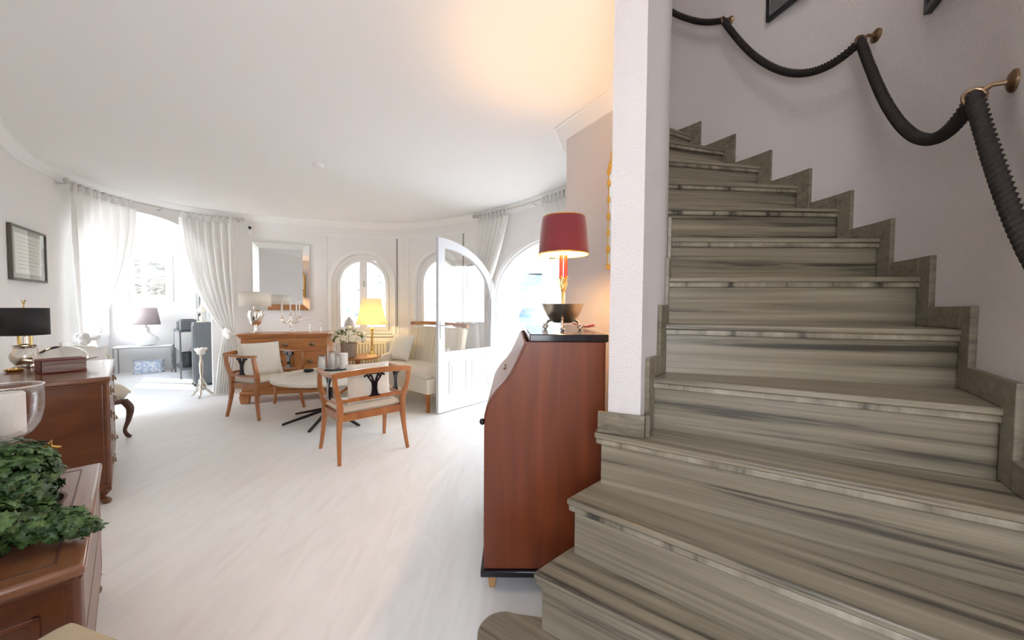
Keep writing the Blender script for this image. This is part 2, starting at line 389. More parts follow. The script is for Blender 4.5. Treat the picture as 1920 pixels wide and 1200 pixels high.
def arched_window(name,rng,f,zb,pz):
    s0,s1=rng; m=(s0+s1)/2
    root=bpy.data.objects.new(name,None); COL.objects.link(root); struct(root)
    mb=MB(); sweep_arch(mb,arch_path(s0,s1,zb-.05,f,-.055),.05,-.022,.0); band(mb,frange(s0-.05,s1+.05,.1),zb-.11,zb-.05,-.022,0); 
    mb.build('window_casing',M['trim'],root)
    mb=MB(); sweep_arch(mb,arch_path(s0,s1,zb,f,-.002),.07,.05,.12); band(mb,frange(s0,s1,.1),zb,zb+.06,.05,.12); mb.build('window_frame',M['trim'],root,bevel=.006)
    for sd in(-1,1):   # two casements meeting at a mullion
        mb=MB(); w=(s1-s0)/2-.07
        P=[(m-w*math.cos(math.pi*i/40)*1,f(s0)+(f(m)-f(s0)-.07)*math.sin(math.pi*i/40)) for i in range(41)]
        P=[(m-w,zb+.06)]+P+[(m+w,zb+.06)]
        Q=[p for p in P if (p[0]<=m+1e-6 if sd<0 else p[0]>=m-1e-6)]
        sweep_arch(mb,Q,.05,.035,.085); band(mb,frange(*((m-w,m) if sd<0 else (m,m+w)),.1),zb+.06,zb+.12,.035,.085)
        band(mb,([m-.055,m] if sd<0 else [m,m+.055]),zb+.06,f(m)-.075,.032,.085)
        mb.build('casement',M['trim'],root,bevel=.004)
    mb=MB(); fill_arch(mb,s0,s1,zb,f,.058,.064,.08); mb.build('window_glass',M['pane'],root)
    mb=MB(); band(mb,frange(s0-.03,s1+.03,.1),zb-.03,zb,-.05,T-.02); mb.build('window_sill',M['trim'],root,bevel=.006)
    mb=MB(); q0,q1=pz[0],pz[1]
    for a,b,z0,z1 in((q0,q1,2.32,2.345),(q0,q1,2.175,2.19),(q0,q0+.02,.66,2.32),(q1-.02,q1,.66,2.32)): band(mb,frange(a,b,.1),z0,z1,-.012,0)
    mb.build('shutter_box_moulding',M['trim'],root)
    mb=MB(); band(mb,[q1-.035,q1-.015],.93,2.31,-.018,-.013); mb.build('shutter_strap',M['grey'],root)
    mb=MB(); fn=lambda p:wmap(p); mb.fn=wmap; mb.box((m+.02,-.0,(zb+1.15)/1-.35),(.02,.05,.09)); mb.fn=None; mb.build('window_handle',M['steel'],root)
arched_window('window_1',W1,a1,.80,(8.80,9.91))
arched_window('window_2',W2,a2,.80,(10.06,11.13))
# fixed glazed frame on the outside of the door opening, and the opening's casing
def door_opening():
    root=bpy.data.objects.new('door_1',None); COL.objects.link(root); struct(root)
    mb=MB(); sweep_arch(mb,arch_path(DO[0],DO[1],0,aD,-.055),.055,-.022,0); sweep_arch(mb,arch_path(DO[0],DO[1],0,aD,-.004),.035,.0,.06); mb.build('door_casing',M['trim'],root,bevel=.004)
    mb=MB(); sweep_arch(mb,arch_path(DO[0],DO[1],0,aD,.0),.045,.38,.455)
    band(mb,frange(12.17,12.24,.04),.0,lambda s_:aD(s_),.39,.45); mb.build('outer_frame',M['trim'],root,bevel=.004)
    mb=MB(); band(mb,[DO[0]+.05,DO[0]+.054],.0,1.42,.12,.124); mb.build('jamb_groove',M['grey'],root)
door_opening()
# ---------------------------------------------------------------- open door leaf
def door_leaf():
    hx,hy=-.245,4.965; ang=math.atan2(4.235-4.965,-.862+.245)
    root=bpy.data.objects.new('door_2',None); COL.objects.link(root); struct(root); root.location=(hx,hy,0); root.rotation_euler=(0,0,ang)
    Wd=.955; f=lambda x:1.36+.685*math.sqrt(max(0,1-((Wd-x)/Wd)**2)); t=.022
    X=[Wd-Wd*math.cos(math.pi/2*i/26) for i in range(27)]   # dense near the hinge
    idn=lambda p:(p[0],p[1],p[2])
    mb=MB(); band(mb,[x for x in X if x<.085]+[.085],.012,f,-t,t,idn); band(mb,[.085,.86],.012,.72,-t,t,idn); band(mb,[.86,Wd],.012,f,-t,t,idn)
    g=lambda x:1.33+.60*math.sqrt(max(0,1-((Wd-.10-x)/(Wd-.185))**2)) if x>.085 else 1.33
    xs=[.085]+[x for x in X if .085<x<.86]+[.86]
    band(mb,xs,lambda x:min(g(max(x,.0851)),f(x)-.03),f,-t,t,idn)
    mb.build('leaf_frame',M['leafpaint'],root,bevel=.003)
    mb=MB(); band(mb,xs,.70,lambda x:g(max(x,.0851))+.01,-.003,.003,idn); mb.build('leaf_glass',M['glass'],root)
    for x0,x1 in((.15,.42),(.52,.79)):
        mb=MB()
        for sd in(-1,1):
            for (cx,cz,w,h) in(((x0+x1)/2,.215,x1-x0,.018),((x0+x1)/2,.60,x1-x0,.018),(x0,.4075,.018,.385),(x1,.4075,.018,.385)): mb.box((cx,sd*(t+.003),cz),(w,.008,h))
            mb.box(((x0+x1)/2,sd*(t+.002),.4075),(x1-x0-.08,.006,.30))
        mb.build('leaf_panel',M['leafpaint'],root,bevel=.004)
    mb=MB()
    for sd in(-1,1):
        mb.box((.91,sd*(t+.004),.98),(.035,.008,.20)); mb.tube([(.91,sd*t,1.03),(.91,sd*(t+.05),1.03),(.90,sd*(t+.055),1.03),(.80,sd*(t+.055),1.03)],.008)
    mb.build('door_handle',M['steel'],root)
    mb=MB()
    for z in(.25,1.2): mb.lathe([(.009,0),(.009,.09)],(0,0,z),n=10)
    mb.build('hinge',M['steel'],root)
door_leaf()
# ---------------------------------------------------------------- stair geometry in plan
RH=.1975
NL={1:(-.10,1.10),2:(.075,1.161),3:(.192,1.245),4:(.306,1.342),5:(.542,1.383),6:(.628,1.481),7:(.680,1.583),8:(.735,1.726),9:(.76,1.915),10:(.79,2.105),11:(.80,2.265),12:(.80,2.42),13:(.80,2.55),14:(.80,2.66)}
NR={1:(.80,.45),2:(.95,.55),3:(1.12,.50),4:(1.19,.785),5:(1.313,.983),6:(1.50,1.236),7:(1.622,1.476),8:(1.696,1.717),9:(1.706,1.945),10:(1.669,2.178),11:(1.588,2.40),12:(1.482,2.612),13:(1.352,2.836),14:(1.18,3.03)}
OWP=[(1.17,-.95),(1.17,.1),(1.175,.5),(1.212,.775),(1.334,.970),(1.521,1.225),(1.643,1.468),(1.718,1.715),(1.728,1.95),(1.690,2.19),(1.608,2.413),(1.50,2.628),(1.368,2.855),(1.19,3.06),(.98,3.16),(.80,3.2)]
OW=Curve(OWP,8)
IWP=[(.46,1.30),(.522,1.39),(.608,1.49),(.660,1.59),(.715,1.72),(.74,1.915),(.77,2.105),(.78,2.265),(.78,2.42),(.78,2.66),(.80,3.2)]
IW=Curve(IWP,8)
HW=4.7
def shell():
    # outer wall of the stairwell
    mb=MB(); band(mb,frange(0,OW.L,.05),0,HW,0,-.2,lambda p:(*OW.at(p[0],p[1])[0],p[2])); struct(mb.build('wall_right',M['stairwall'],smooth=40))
    # inner wall: pillar at the foot of the stairs that continues as the wall between stairs and living room
    poly=[(.357,1.346)]+[tuple(IW.at(s_)[0]) for s_ in frange(0,IW.L,.06)]+[(.95,3.35),(.47,3.05),(.39,2.72),(.625,2.29),(.60,1.90),(.425,1.57)]
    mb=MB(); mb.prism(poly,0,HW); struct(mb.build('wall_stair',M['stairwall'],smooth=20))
    # warm cornice on the wall behind the desk
    a=Vector((.39,2.72));b=Vector((.625,2.29)); u=(b-a).normalized(); nrm=Vector((u.y,-u.x)) ; nrm=nrm if nrm.x<0 else -nrm
    prof=[(0,.085),(.012,.085),(.02,.07),(.028,.066),(.05,.03),(.062,.022),(.066,.012),(.08,.008),(.08,0),(0,0)]
    mb=MB(); vs=[]; n=len(prof)
    back=Vector((.47,3.05))
    for i,P in enumerate((back,a,b,Vector((.60,1.90)))):
        for o,d in prof:
            if i==1: q=P+nrm*o-u*o*.55
            elif i==0: q=P+Vector((-1,.2)).normalized()*o
            else: q=P+nrm*o
            vs.append((q.x,q.y,H-d))
    mb.add(vs,[(i*n+k,i*n+(k+1)%n,(i+1)*n+(k+1)%n,(i+1)*n+k) for i in range(3) for k in range(n)]); struct(mb.build('trim_2',M['trim'],smooth=50))
    # floor, ceilings
    wp=[tuple(WC.at(s_,.17)[0]) for s_ in frange(0,WC.L,.15)]
    mb=MB(); mb.prism(wp+[(1.3,3.4),(1.95,2.6),(1.95,1.4),(1.3,.6),(1.4,-1.2),(-.55,-1.2)],-.12,0); struct(mb.build('floor',M['floor'],smooth=0))
    mb=MB(); mb.prism(wp+[(.95,3.3),(.72,2.9),(.72,1.95),(.50,1.52),(.375,1.345),(.26,-1.2),(-.55,-1.2)],H,H+.2); struct(mb.build('ceiling',M['ceil'],smooth=0))
    mb=MB(); mb.prism([(.1,-1.2),(1.5,-1.2),(2.1,1.2),(2.1,2.6),(1.2,3.5),(.1,3.5)],HW,HW+.1); struct(mb.build('ceiling',M['ceil'],smooth=0))
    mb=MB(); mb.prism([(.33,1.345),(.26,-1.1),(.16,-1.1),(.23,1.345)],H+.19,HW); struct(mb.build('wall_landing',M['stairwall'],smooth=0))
    # wall behind the camera with an invented, unglazed opening for the fill lamp there
    mb=MB()
    for x0,x1,z0,z1 in((-.85,-.70,0,HW),(.42,1.4,0,HW),(-.70,.42,2.25,HW),(-.70,.42,0,.85)): mb.box(((x0+x1)/2,-1.0,(z0+z1)/2),(x1-x0,.2,z1-z0))
    mb.box((-.65,-.75,1.3),(.2,.55,2.6))
    struct(mb.build('wall_front',M['wall'],smooth=0))
shell()
# ---------------------------------------------------------------- room beyond the left arch
A_=Vector((-7.30,6.65)); U_=Vector((.78,.61)).normalized(); V_=Vector((.61,-.78)).normalized()
B_=A_+U_*1.45; C_=A_+V_*3.5; D_=Vector((-4.25,5.75))
def wallseg(mb,p,q,z0,z1,t):
    d=(q-p).normalized(); n=Vector((-d.y,d.x))*t; mb.prism([tuple(p),tuple(q),tuple(q+n),tuple(p+n)],z0,z1)
def far_room():
    HB=2.5
    mb=MB(); wallseg(mb,A_-U_*.2,B_+U_*.2,0,HB,.2); struct(mb.build('wall_far',M['wall'],smooth=0))
    mb=MB(); wallseg(mb,B_+(B_-D_).normalized()*.1,D_,0,HB,.2); wallseg(mb,D_,Vector((-4.22,5.30)),0,HB,.1)
    struct(mb.build('wall_shelf',M['wall'],smooth=0))
    mb=MB(); w0,w1=.12,1.35
    wallseg(mb,C_,A_+V_*w1,0,HB,.25); wallseg(mb,A_+V_*w1,A_+V_*w0,0,.75,.25); wallseg(mb,A_+V_*w1,A_+V_*w0,2.15,HB,.25); wallseg(mb,A_+V_*w0,A_-V_*.2,0,HB,.25)
    struct(mb.build('wall_alcove',M['wall'],smooth=0))
    mb=MB(); mb.prism([tuple(A_-V_*.2-U_*.2),tuple(B_-V_*.25),tuple(D_+Vector((.1,0))),tuple(WC.at(7.5,.17)[0])]+[tuple(WC.at(s_,.17)[0]) for s_ in frange(7.4,5.8,.15)[::1]]+[tuple(WC.at(5.5,.3)[0]),tuple(C_)],-.12,-.0005); struct(mb.build('floor',M['floor'],smooth=0))
    mb=MB(); mb.prism([tuple(A_-V_*.2-U_*.2),tuple(B_-V_*.25),tuple(D_+Vector((.25,0))),(-4.1,5.4),(-4.6,4.9),(-4.8,4.2),(-4.6,3.6),tuple(C_-U_*.2)],HB,HB+.15); struct(mb.build('ceiling',M['ceil'],smooth=0))
    # its window
    root=bpy.data.objects.new('window_3',None); COL.objects.link(root); struct(root)
    base=A_+V_*w0; ang=math.atan2(V_.y,V_.x); root.location=(base.x,base.y,0); root.rotation_euler=(0,0,ang)
    L=w1-w0; mb=MB()
    for x0,x1,z0,z1 in((0,L,.75,.82),(0,L,2.08,2.15),(0,.07,.82,2.08),(L-.07,L,.82,2.08),(L/2-.05,L/2+.05,.82,2.08)): mb.box(((x0+x1)/2,-.10,(z0+z1)/2),(x1-x0,.06,z1-z0))
    mb.build('window_frame',M['trim'],root,bevel=.005)
    mb=MB()
    for x0,x1,z0,z1 in((-.06,L+.06,.69,.75),(-.06,L+.06,2.15,2.21),(-.06,0,.75,2.15),(L,L+.06,.75,2.15)): mb.box(((x0+x1)/2,.012,(z0+z1)/2),(x1-x0,.024,z1-z0))
    mb.build('window_casing',M['trim'],root)
    mb=MB(); mb.box((L/2,-.10,1.45),(L-.1,.006,1.26)); mb.build('window_glass',M['pane'],root)
    mb=MB(); mb.box((.055-.12,.016,1.5),(.02,.006,1.3)); mb.build('shutter_strap',M['grey'],root)
far_room()
# ---------------------------------------------------------------- marble staircase
def inner_pt(p,q,d):  # from p towards q by d
    v=Vector(q)-Vector(p); return Vector(p)+v.normalized()*d
def staircase():
    root=thing('staircase','winding striped grey-beige marble staircase rising to the right of the white pillar','staircase',(.9,1.3,0))
    O=Vector((.9,1.3,0))
    for k in range(1,14):
        L0,R0,L1,R1=Vector(NL[k]),Vector(NR[k]),Vector(NL[k+1]),Vector(NR[k+1])
        x=(R0-L0).normalized(); y=Vector((-x.y,x.x)); ang=math.atan2(x.y,x.x)
        loc=lambda p:((p-L0).dot(x),(p-L0).dot(y))
        # the piece of wall line between the two right ends
        if k>=4: wallpts=[Vector(OW.at(s_,-.002)[0]) for s_ in frange(OW.near(R0),OW.near(R1),.06)]
        else: wallpts=[R0,R1]
        if k==1:
            P=[L0+Vector((.02,-.02))]; c=Vector((-.02,1.155)); rr=.085
            bull=[c+Vector((math.cos(a),math.sin(a)))*rr for a in [R_(215-12.5*i) for i in range(13)]]
            poly=bull+[Vector((.21,1.20)),Vector((1.0,.58)),Vector((.80,.45))]
        elif k<4: poly=[L0,R0]+[R1+y*.03]+[L1+x*.02+y*.03+Vector((0,0))]
        elif k==4:
            poly=[L0]+wallpts+[Vector((.5,1.43)),Vector((.36,1.47))]
        else: poly=[L0-x*.018]+wallpts+[L1+y*.04-x*.018]
        if k in(2,3): poly=[L0,R0,R1+y*.03,L1+y*.06]
        z=k*RH
        def mk(poly,z0,z1,name,mt,parent,bevel=0):
            mb=MB(); mb.prism([loc(p) for p in poly],z0-z,z1-z); o=mb.build(name,mt,parent,smooth=30,bevel=bevel,seg=2); return o
        t=mk(poly,z-.021,z,'tread',M['marble'],root,.005); t.location=(L0.x-O.x,L0.y-O.y,z); t.rotation_euler=(0,0,ang)
        cen=sum((Vector(p) for p in poly),Vector((0,0)))/len(poly)
        def inset(poly,front,left):
            out=[]
            for p in poly:
                a,b=loc(p); wgt=1 if b<.06 else 0
                q=Vector(p)+y*front*(wgt if k>1 else 0)
                if k==1: q=Vector(p)+((Vector((.3,.95))-Vector(p)).normalized()*front)
                elif k<5 and a<.2 and left: q=q+x*left
                out.append(q)
            return out
        st=inset(poly,.005,.005); s2=mk(st,z-.042,z-.0205,'nosing_strip',M['marble_edge'] if k not in(2,) else M['marble'],t,.004); s2.location=(0,0,0)
        bl=inset(poly,.024,.02); r=mk(bl,0 if k<5 else z-RH-.03,z-.041,'riser',M['marble'],root); r.location=(L0.x-O.x,L0.y-O.y,z); r.rotation_euler=(0,0,ang)
    # stepped skirting tiles
    def sk(curve,pts,k,side,o0,o1):
        q0=curve.near(pts[k]); q1=curve.near(pts[k+1]); z=k*RH; fn=lambda p:(curve.at(p[0],p[1])[0][0]-O.x,curve.at(p[0],p[1])[0][1]-O.y,p[2])
        mb=MB(); w=.062 
        band(mb,frange(q0-w,q0+.012,.02),z-RH+.001,z+.078,o0,o1,fn); mb.build('skirting_tile',M['marble_plain'],root,bevel=.002)
        mb=MB(); band(mb,frange(q0+.0125,max(q0+.02,q1-w-.0005),.03),z+.001,z+.078,o0,o1,fn); mb.build('skirting_tile',M['marble_plain'],root,bevel=.002)
    for k in range(4,14): sk(OW,NR,k,1,0,.018)
    for k in range(5,9): sk(IW,NL,k,-1,0,-.016)
    # plinth round the foot of the pillar
    a=Vector((.338,1.354));b=Vector((.46,1.30)); d=(b-a).normalized(); n=Vector((d.y,-d.x)); mb=MB()
    P=[a-d*.014,b+d*.016,b+n*.018+d*.016,a+n*.018-d*.014]; mb.prism([tuple(p-O.xy) for p in P],4*RH+.001,4*RH+.078); mb.build('skirting_tile',M['marble_plain'],root,bevel=.002)
    c=Vector((.522,1.39)); e=(c-b).normalized(); m=Vector((e.y,-e.x)); mb=MB(); P=[b+d*.0165,c,c+m*.016,b+m*.016+d*.0165]; mb.prism([tuple(p-O.xy) for p in P],4*RH+.001,4*RH+.078); mb.build('skirting_tile',M['marble_plain'],root,bevel=.002)
staircase()
# ---------------------------------------------------------------- rope handrail
def rope_rail():
    # bracket positions on the outer wall: (curve parameter point, height)
    B=[((1.385,1.037),1.885),((1.722,1.80),2.555),((1.50,2.628),3.246),((1.2,3.05),3.75)]
    rings=[]
    for i,(p,z) in enumerate(B[:3]):
        q=OW.near(p); (x,y),n=OW.at(q); rx,ry=OW.at(q,.072)[0]; zr=z-.02
        lab=['brass rope bracket nearest the camera, above the fifth marble step','brass rope bracket in the middle of the stair wall','brass rope bracket furthest up the stairs, beside the pillar'][i]
        root=thing('rope_bracket',lab,'bracket',(x,y,z),math.atan2(n[1],n[0]),'brass brackets of the stair rope')
        mb=MB(); mb.M=Matrix.Rotation(R_(90),4,'Y'); mb.lathe([(.03,0),(.03,.006),(.022,.012),(.01,.016),(.0,.016)],n=20); mb.build('wall_rose',M['darkbrass'],root)
        mb=MB(); mb.tube([(.008,0,0),(.04,0,.003),(.050,0,-.004),(.056,0,-.008)],.007); mb.build('arm',M['darkbrass'],root)
        mb=MB(); mb.M=Matrix.Translation((.072,0,-.02)); mb.tube([(.021*math.cos(a),.0,.021*math.sin(a)) for a in [2*math.pi*k/20 for k in range(20)]],.006,closed=True,up=(0,1,0)); mb.build('ring',M['darkbrass'],root)
        rings.append(Vector((rx,ry,zr)))
    # rope: sagging spans, twisted strands
    q=OW.near((1.2,3.05)); rings.append(Vector((*OW.at(q,.072)[0],3.66)))
    start=Vector((1.175,.56,1.04))
    pts=[]
    def span(a,b,sag,curved,n=40):
        out=[]; qa,qb=OW.near((a.x,a.y)),OW.near((b.x,b.y))
        for i in range(n):
            t=i/n; z=a.z+(b.z-a.z)*t-sag*4*t*(1-t)
            p=a.lerp(b,t)
            x,y=OW.at(qa+(qb-qa)*t,.072)[0]; p2=Vector((x,y)); p1=Vector((p.x,p.y)); pm=p1*(1-curved)+p2*curved
            out.append(Vector((pm.x,pm.y,z)))
        return out
    pts+=span(start,rings[0],.12,.55)
    pts+=span(rings[0],rings[1],.27,.45); pts+=span(rings[1],rings[2],.24,.6); pts+=span(rings[2],rings[3],.05,.8); pts.append(rings[3])
    # resample
    res=[];L=0;S=[0]
    for a,b in zip(pts,pts[1:]): S.append(S[-1]+(b-a).length)
    tot=S[-1]; N=int(tot/.006); 
    for i in range(N+1):
        s_=tot*i/N; j=min(len(pts)-2,bisect.bisect_right(S,s_)-1); t=(s_-S[j])/max(1e-9,S[j+1]-S[j]); res.append(pts[j].lerp(pts[j+1],t))
    mb=MB(); n=15; x=None; vs=[];fs=[]
    for i,p in enumerate(res):
        a=res[max(0,i-1)];b=res[min(N,i+1)]; T_=(b-a).normalized()
        if x is None: x=Vector((1,0,0))
        x=(x-T_*x.dot(T_)).normalized(); y=T_.cross(x)
        tw=2*math.pi*(i*.006)/.055
        for k in range(n):
            an=2*math.pi*k/n; r=.0180*(1+.20*math.cos(3*(an-tw))); vs.append(p+(x*math.cos(an)+y*math.sin(an))*r)
    for i in range(N):
        for k in range(n): fs.append((i*n+k,i*n+(k+1)%n,(i+1)*n+(k+1)%n,(i+1)*n+k))
    mb.add(vs,fs); tag(mb.build('handrail_rope',M['rope'],smooth=60),'thick dark brown twisted rope hung in loops as a handrail','rope')
rope_rail()
# ---------------------------------------------------------------- slant-front desk (bureau)
def bureau():
    root=thing('slant_front_desk','dark cherry slant-front desk with black top edge standing beside the marble stairs','desk',(.145,1.99,0))
    y0,y1=-.42,.42
    prof=[(-.262,.105),(-.262,.74),(-.258,.775),(-.249,.815),(-.232,.85),(-.206,.888),(-.172,.925),(-.145,.965),(-.122,1.01),(-.10,1.06),(-.085,1.095),(-.06,1.105),(.258,1.105),(.258,.105)]
    for yy in(y0,y1-.03):
        mb=MB(); mb.prism([(a,b) for a,b in prof],yy,yy+.03,'xzy'); mb.build('side_panel',M['cherry_dark'],root,bevel=.004)
    mb=MB(); mb.box((.25,0,.605),(.015,.78,1.0)); mb.build('back_panel',M['cherry_dark'],root)
    mb=MB(); mb.box((0,0,.12),(.50,.78,.03)); mb.build('bottom_board',M['cherry_dark'],root); mb=MB(); mb.box((-.02,0,.735),(.46,.78,.02)); mb.build('writing_shelf',M['cherry_dark'],root)
    # curved fall front
    fp=[p for p in prof if .74<=p[1]<=1.10]; mb=MB()
    n=len(fp); vs=[]
    for a,b in fp:
        for yy in(y0+.032,y1-.032):
            vs.append((a-.006,yy,b))
        for yy in(y0+.032,y1-.032): vs.append((a+.012,yy,b-.006))
    fs=[]
    for i in range(n-1):
        q=4*i; fs+=[(q,q+1,q+5,q+4),(q+3,q+2,q+6,q+7),(q+1,q+3,q+7,q+5),(q+2,q,q+4,q+6)]
    mb.add(vs,fs+[(0,2,3,1),(4*n-4,4*n-3,4*n-1,4*n-2)]); ff=mb.build('fall_front',M['cherry_dark'],root)
    mb=MB(); mb.sphere((-.285,0,.97),.0,(1,1,1)) if False else mb.tube([(-.16,-.06,.93),(-.185,-.05,.925),(-.185,.05,.925),(-.16,.06,.93)],.005); mb.build('handle',M['darkbrass'],ff)
    for i,(a,b) in enumerate(((.135,.33),(.335,.53),(.535,.73))):
        mb=MB(); mb.box((-.255,0,(a+b)/2),(.02,.77,b-a-.006)); d=mb.build('drawer',M['cherry_dark'],root,bevel=.003)
        for yy in(-.28,.28):
            mb=MB(); mb.box((-.266,yy,(a+b)/2),(.003,.02,.03)); mb.build('keyhole_plate',M['darkbrass'],d)
    mb=MB(); mb.sphere((-.272,-.395,.748),.013,(1,1,1.1),14,8); mb.lathe([(.006,0),(.006,.012)],(-.266,-.395,.742),n=8); mb.build('knob',M['black'],root)
    mb=MB(); mb.box((.098,0,1.12),(.336,.87,.032)); mb.build('top',M['black'],root,bevel=.004)
    mb=MB(); mb.box((-.002,0,.09),(.545,.87,.028)); mb.build('plinth_moulding',M['black'],root,bevel=.005)
    for x in(-.225,.225):
        for yy in(-.38,.38):
            mb=MB(); mb.box((x,yy,.039),(.026,.026,.078),top=(1.7,1.7)); mb.build('leg',M['footwood'],root,bevel=.003)
bureau()
def red_lamp():
    root=thing('table_lamp','lit table lamp with burgundy drum shade on a silver footed bowl on the dark desk','lamp',(.262,1.90,1.136))
    mb=MB(); mb.lathe([(.0,.036),(.045,.036),(.062,.045),(.083,.075),(.098,.105),(.107,.128),(.109,.132),(.104,.131),(.094,.104),(.078,.075),(.056,.050),(0,.046)],n=6 if False else 32); mb.build('bowl',M['oldsilver'],root)
    for k in range(4):
        a=R_(-100+90*k); c,s_=math.cos(a),math.sin(a)
        mb=MB(); P=[(.060,.050),(.075,.045),(.084,.030),(.078,.018),(.088,.010),(.098,.016),(.096,.026),(.086,.024)]
        mb.tube([(r*c,r*s_,z) for r,z in P],[.008,.008,.007,.007,.008,.007,.006,.005],n=8); mb.sphere((.088*c,.088*s_,.007),.0075,(1.3,1.3,.9),10,6); mb.build('foot',M['silver'],root)
    mb=MB(); mb.lathe([(.0,.04),(.016,.045),(.010,.08),(.008,.12),(.009,.19),(.013,.205),(.008,.215),(.011,.235),(.018,.262),(.014,.265),(.0,.265)],n=16)
    for k in range(6):
        a=math.pi*k/3; mb.tube([(.008*math.cos(a),.008*math.sin(a),.20),(.02*math.cos(a),.02*math.sin(a),.235),(.017*math.cos(a),.017*math.sin(a),.262),(.026*math.cos(a),.026*math.sin(a),.272)],.0028,n=6)
    mb.build('stem',M['brass'],root)
    mb=MB()
    for x in(-.0115,.0115): mb.lathe([(.0095,0),(.0095,.12),(.004,.122),(.0,.122)],(x,0,.262),n=14)
    mb.build('candle_sleeve',M['redwax'],root)
    mb=MB(); mb.lathe([(.126,.384),(.1245,.42),(.117,.50),(.111,.552),(.108,.568),(.104,.575)],n=48,caps=False); sh=mb.build('lamp_shade',M['velvet'],root,solid=-.0015)
    mb=MB(); mb.lathe([(.1238,.385),(.122,.42),(.1145,.50),(.109,.552),(.106,.566)],n=48,caps=False); mb.build('shade_lining',M['shade_gold'],sh)
    for r,z,nm in((.1265,.388,'lower_gold_trim'),(.1065,.573,'upper_gold_trim')): mb=MB(); mb.tube([(r*math.cos(a),r*math.sin(a),z) for a in [2*math.pi*k/48 for k in range(48)]],.003,n=6,closed=True); mb.build(nm,M['gold'],sh)
    mb=MB(); mb.tube([(0,0,.385),(0,0,.56)],.002)
    for k in range(3): a=2*math.pi*k/3; mb.tube([(0,0,.555),(.1*math.cos(a),.1*math.sin(a),.565)],.0018,n=6)
    mb.build('shade_spider',M['brass'],sh)
    mb=MB(); mb.tube([(.06,.05,.03),(.13,.02,.012),(.165,.0,.02),(.17,.04,.025),(.13,.10,.008)],.003); mb.build('cord',M['redwax'],root)
    o=light('lamp_bulb','POINT',(0,0,.425),24.0,(1,.58,.22),size=.035); o.parent=root
red_lamp()
def gilt_mirror():
    a=Vector((.39,2.72));b=Vector((.625,2.29)); u=(b-a).normalized(); nrm=Vector((u.y,-u.x)); nrm=nrm if nrm.x<0 else -nrm
    # hangs on the part of the wall that runs behind the pillar
    a2=Vector((.625,2.29)); b2=Vector((.60,1.90)); p=Vector((.566,2.05))
    root=thing('gilt_framed_mirror','carved gilt frame hanging on the warm-lit wall, seen edge-on beside the pillar','mirror',(.594,2.035,1.81),R_(-87))
    mb=MB()
    P=[(-.17,-.31),(.17,-.31),(.17,.24),(.10,.32),(-.10,.32),(-.17,.24)]
    mb.tube([(x,.0,z) for x,z in P],.022,n=10,closed=True,up=(0,1,0))
    for k in range(34):
        t=k/34*len(P); i=int(t); f=t-i; x=P[i][0]*(1-f)+P[(i+1)%6][0]*f; z=P[i][1]*(1-f)+P[(i+1)%6][1]*f
        mb.sphere((x+random.uniform(-.006,.006),-.010,z),.018+.006*random.random(),(1,1,1.3),8,6)
    mb.build('carved_frame',M['gold'],root)
    mb=MB(); mb.prism(P,-.018,-.008,'xzy'); mb.build('mirror_glass',M['mirror'],root)
gilt_mirror()
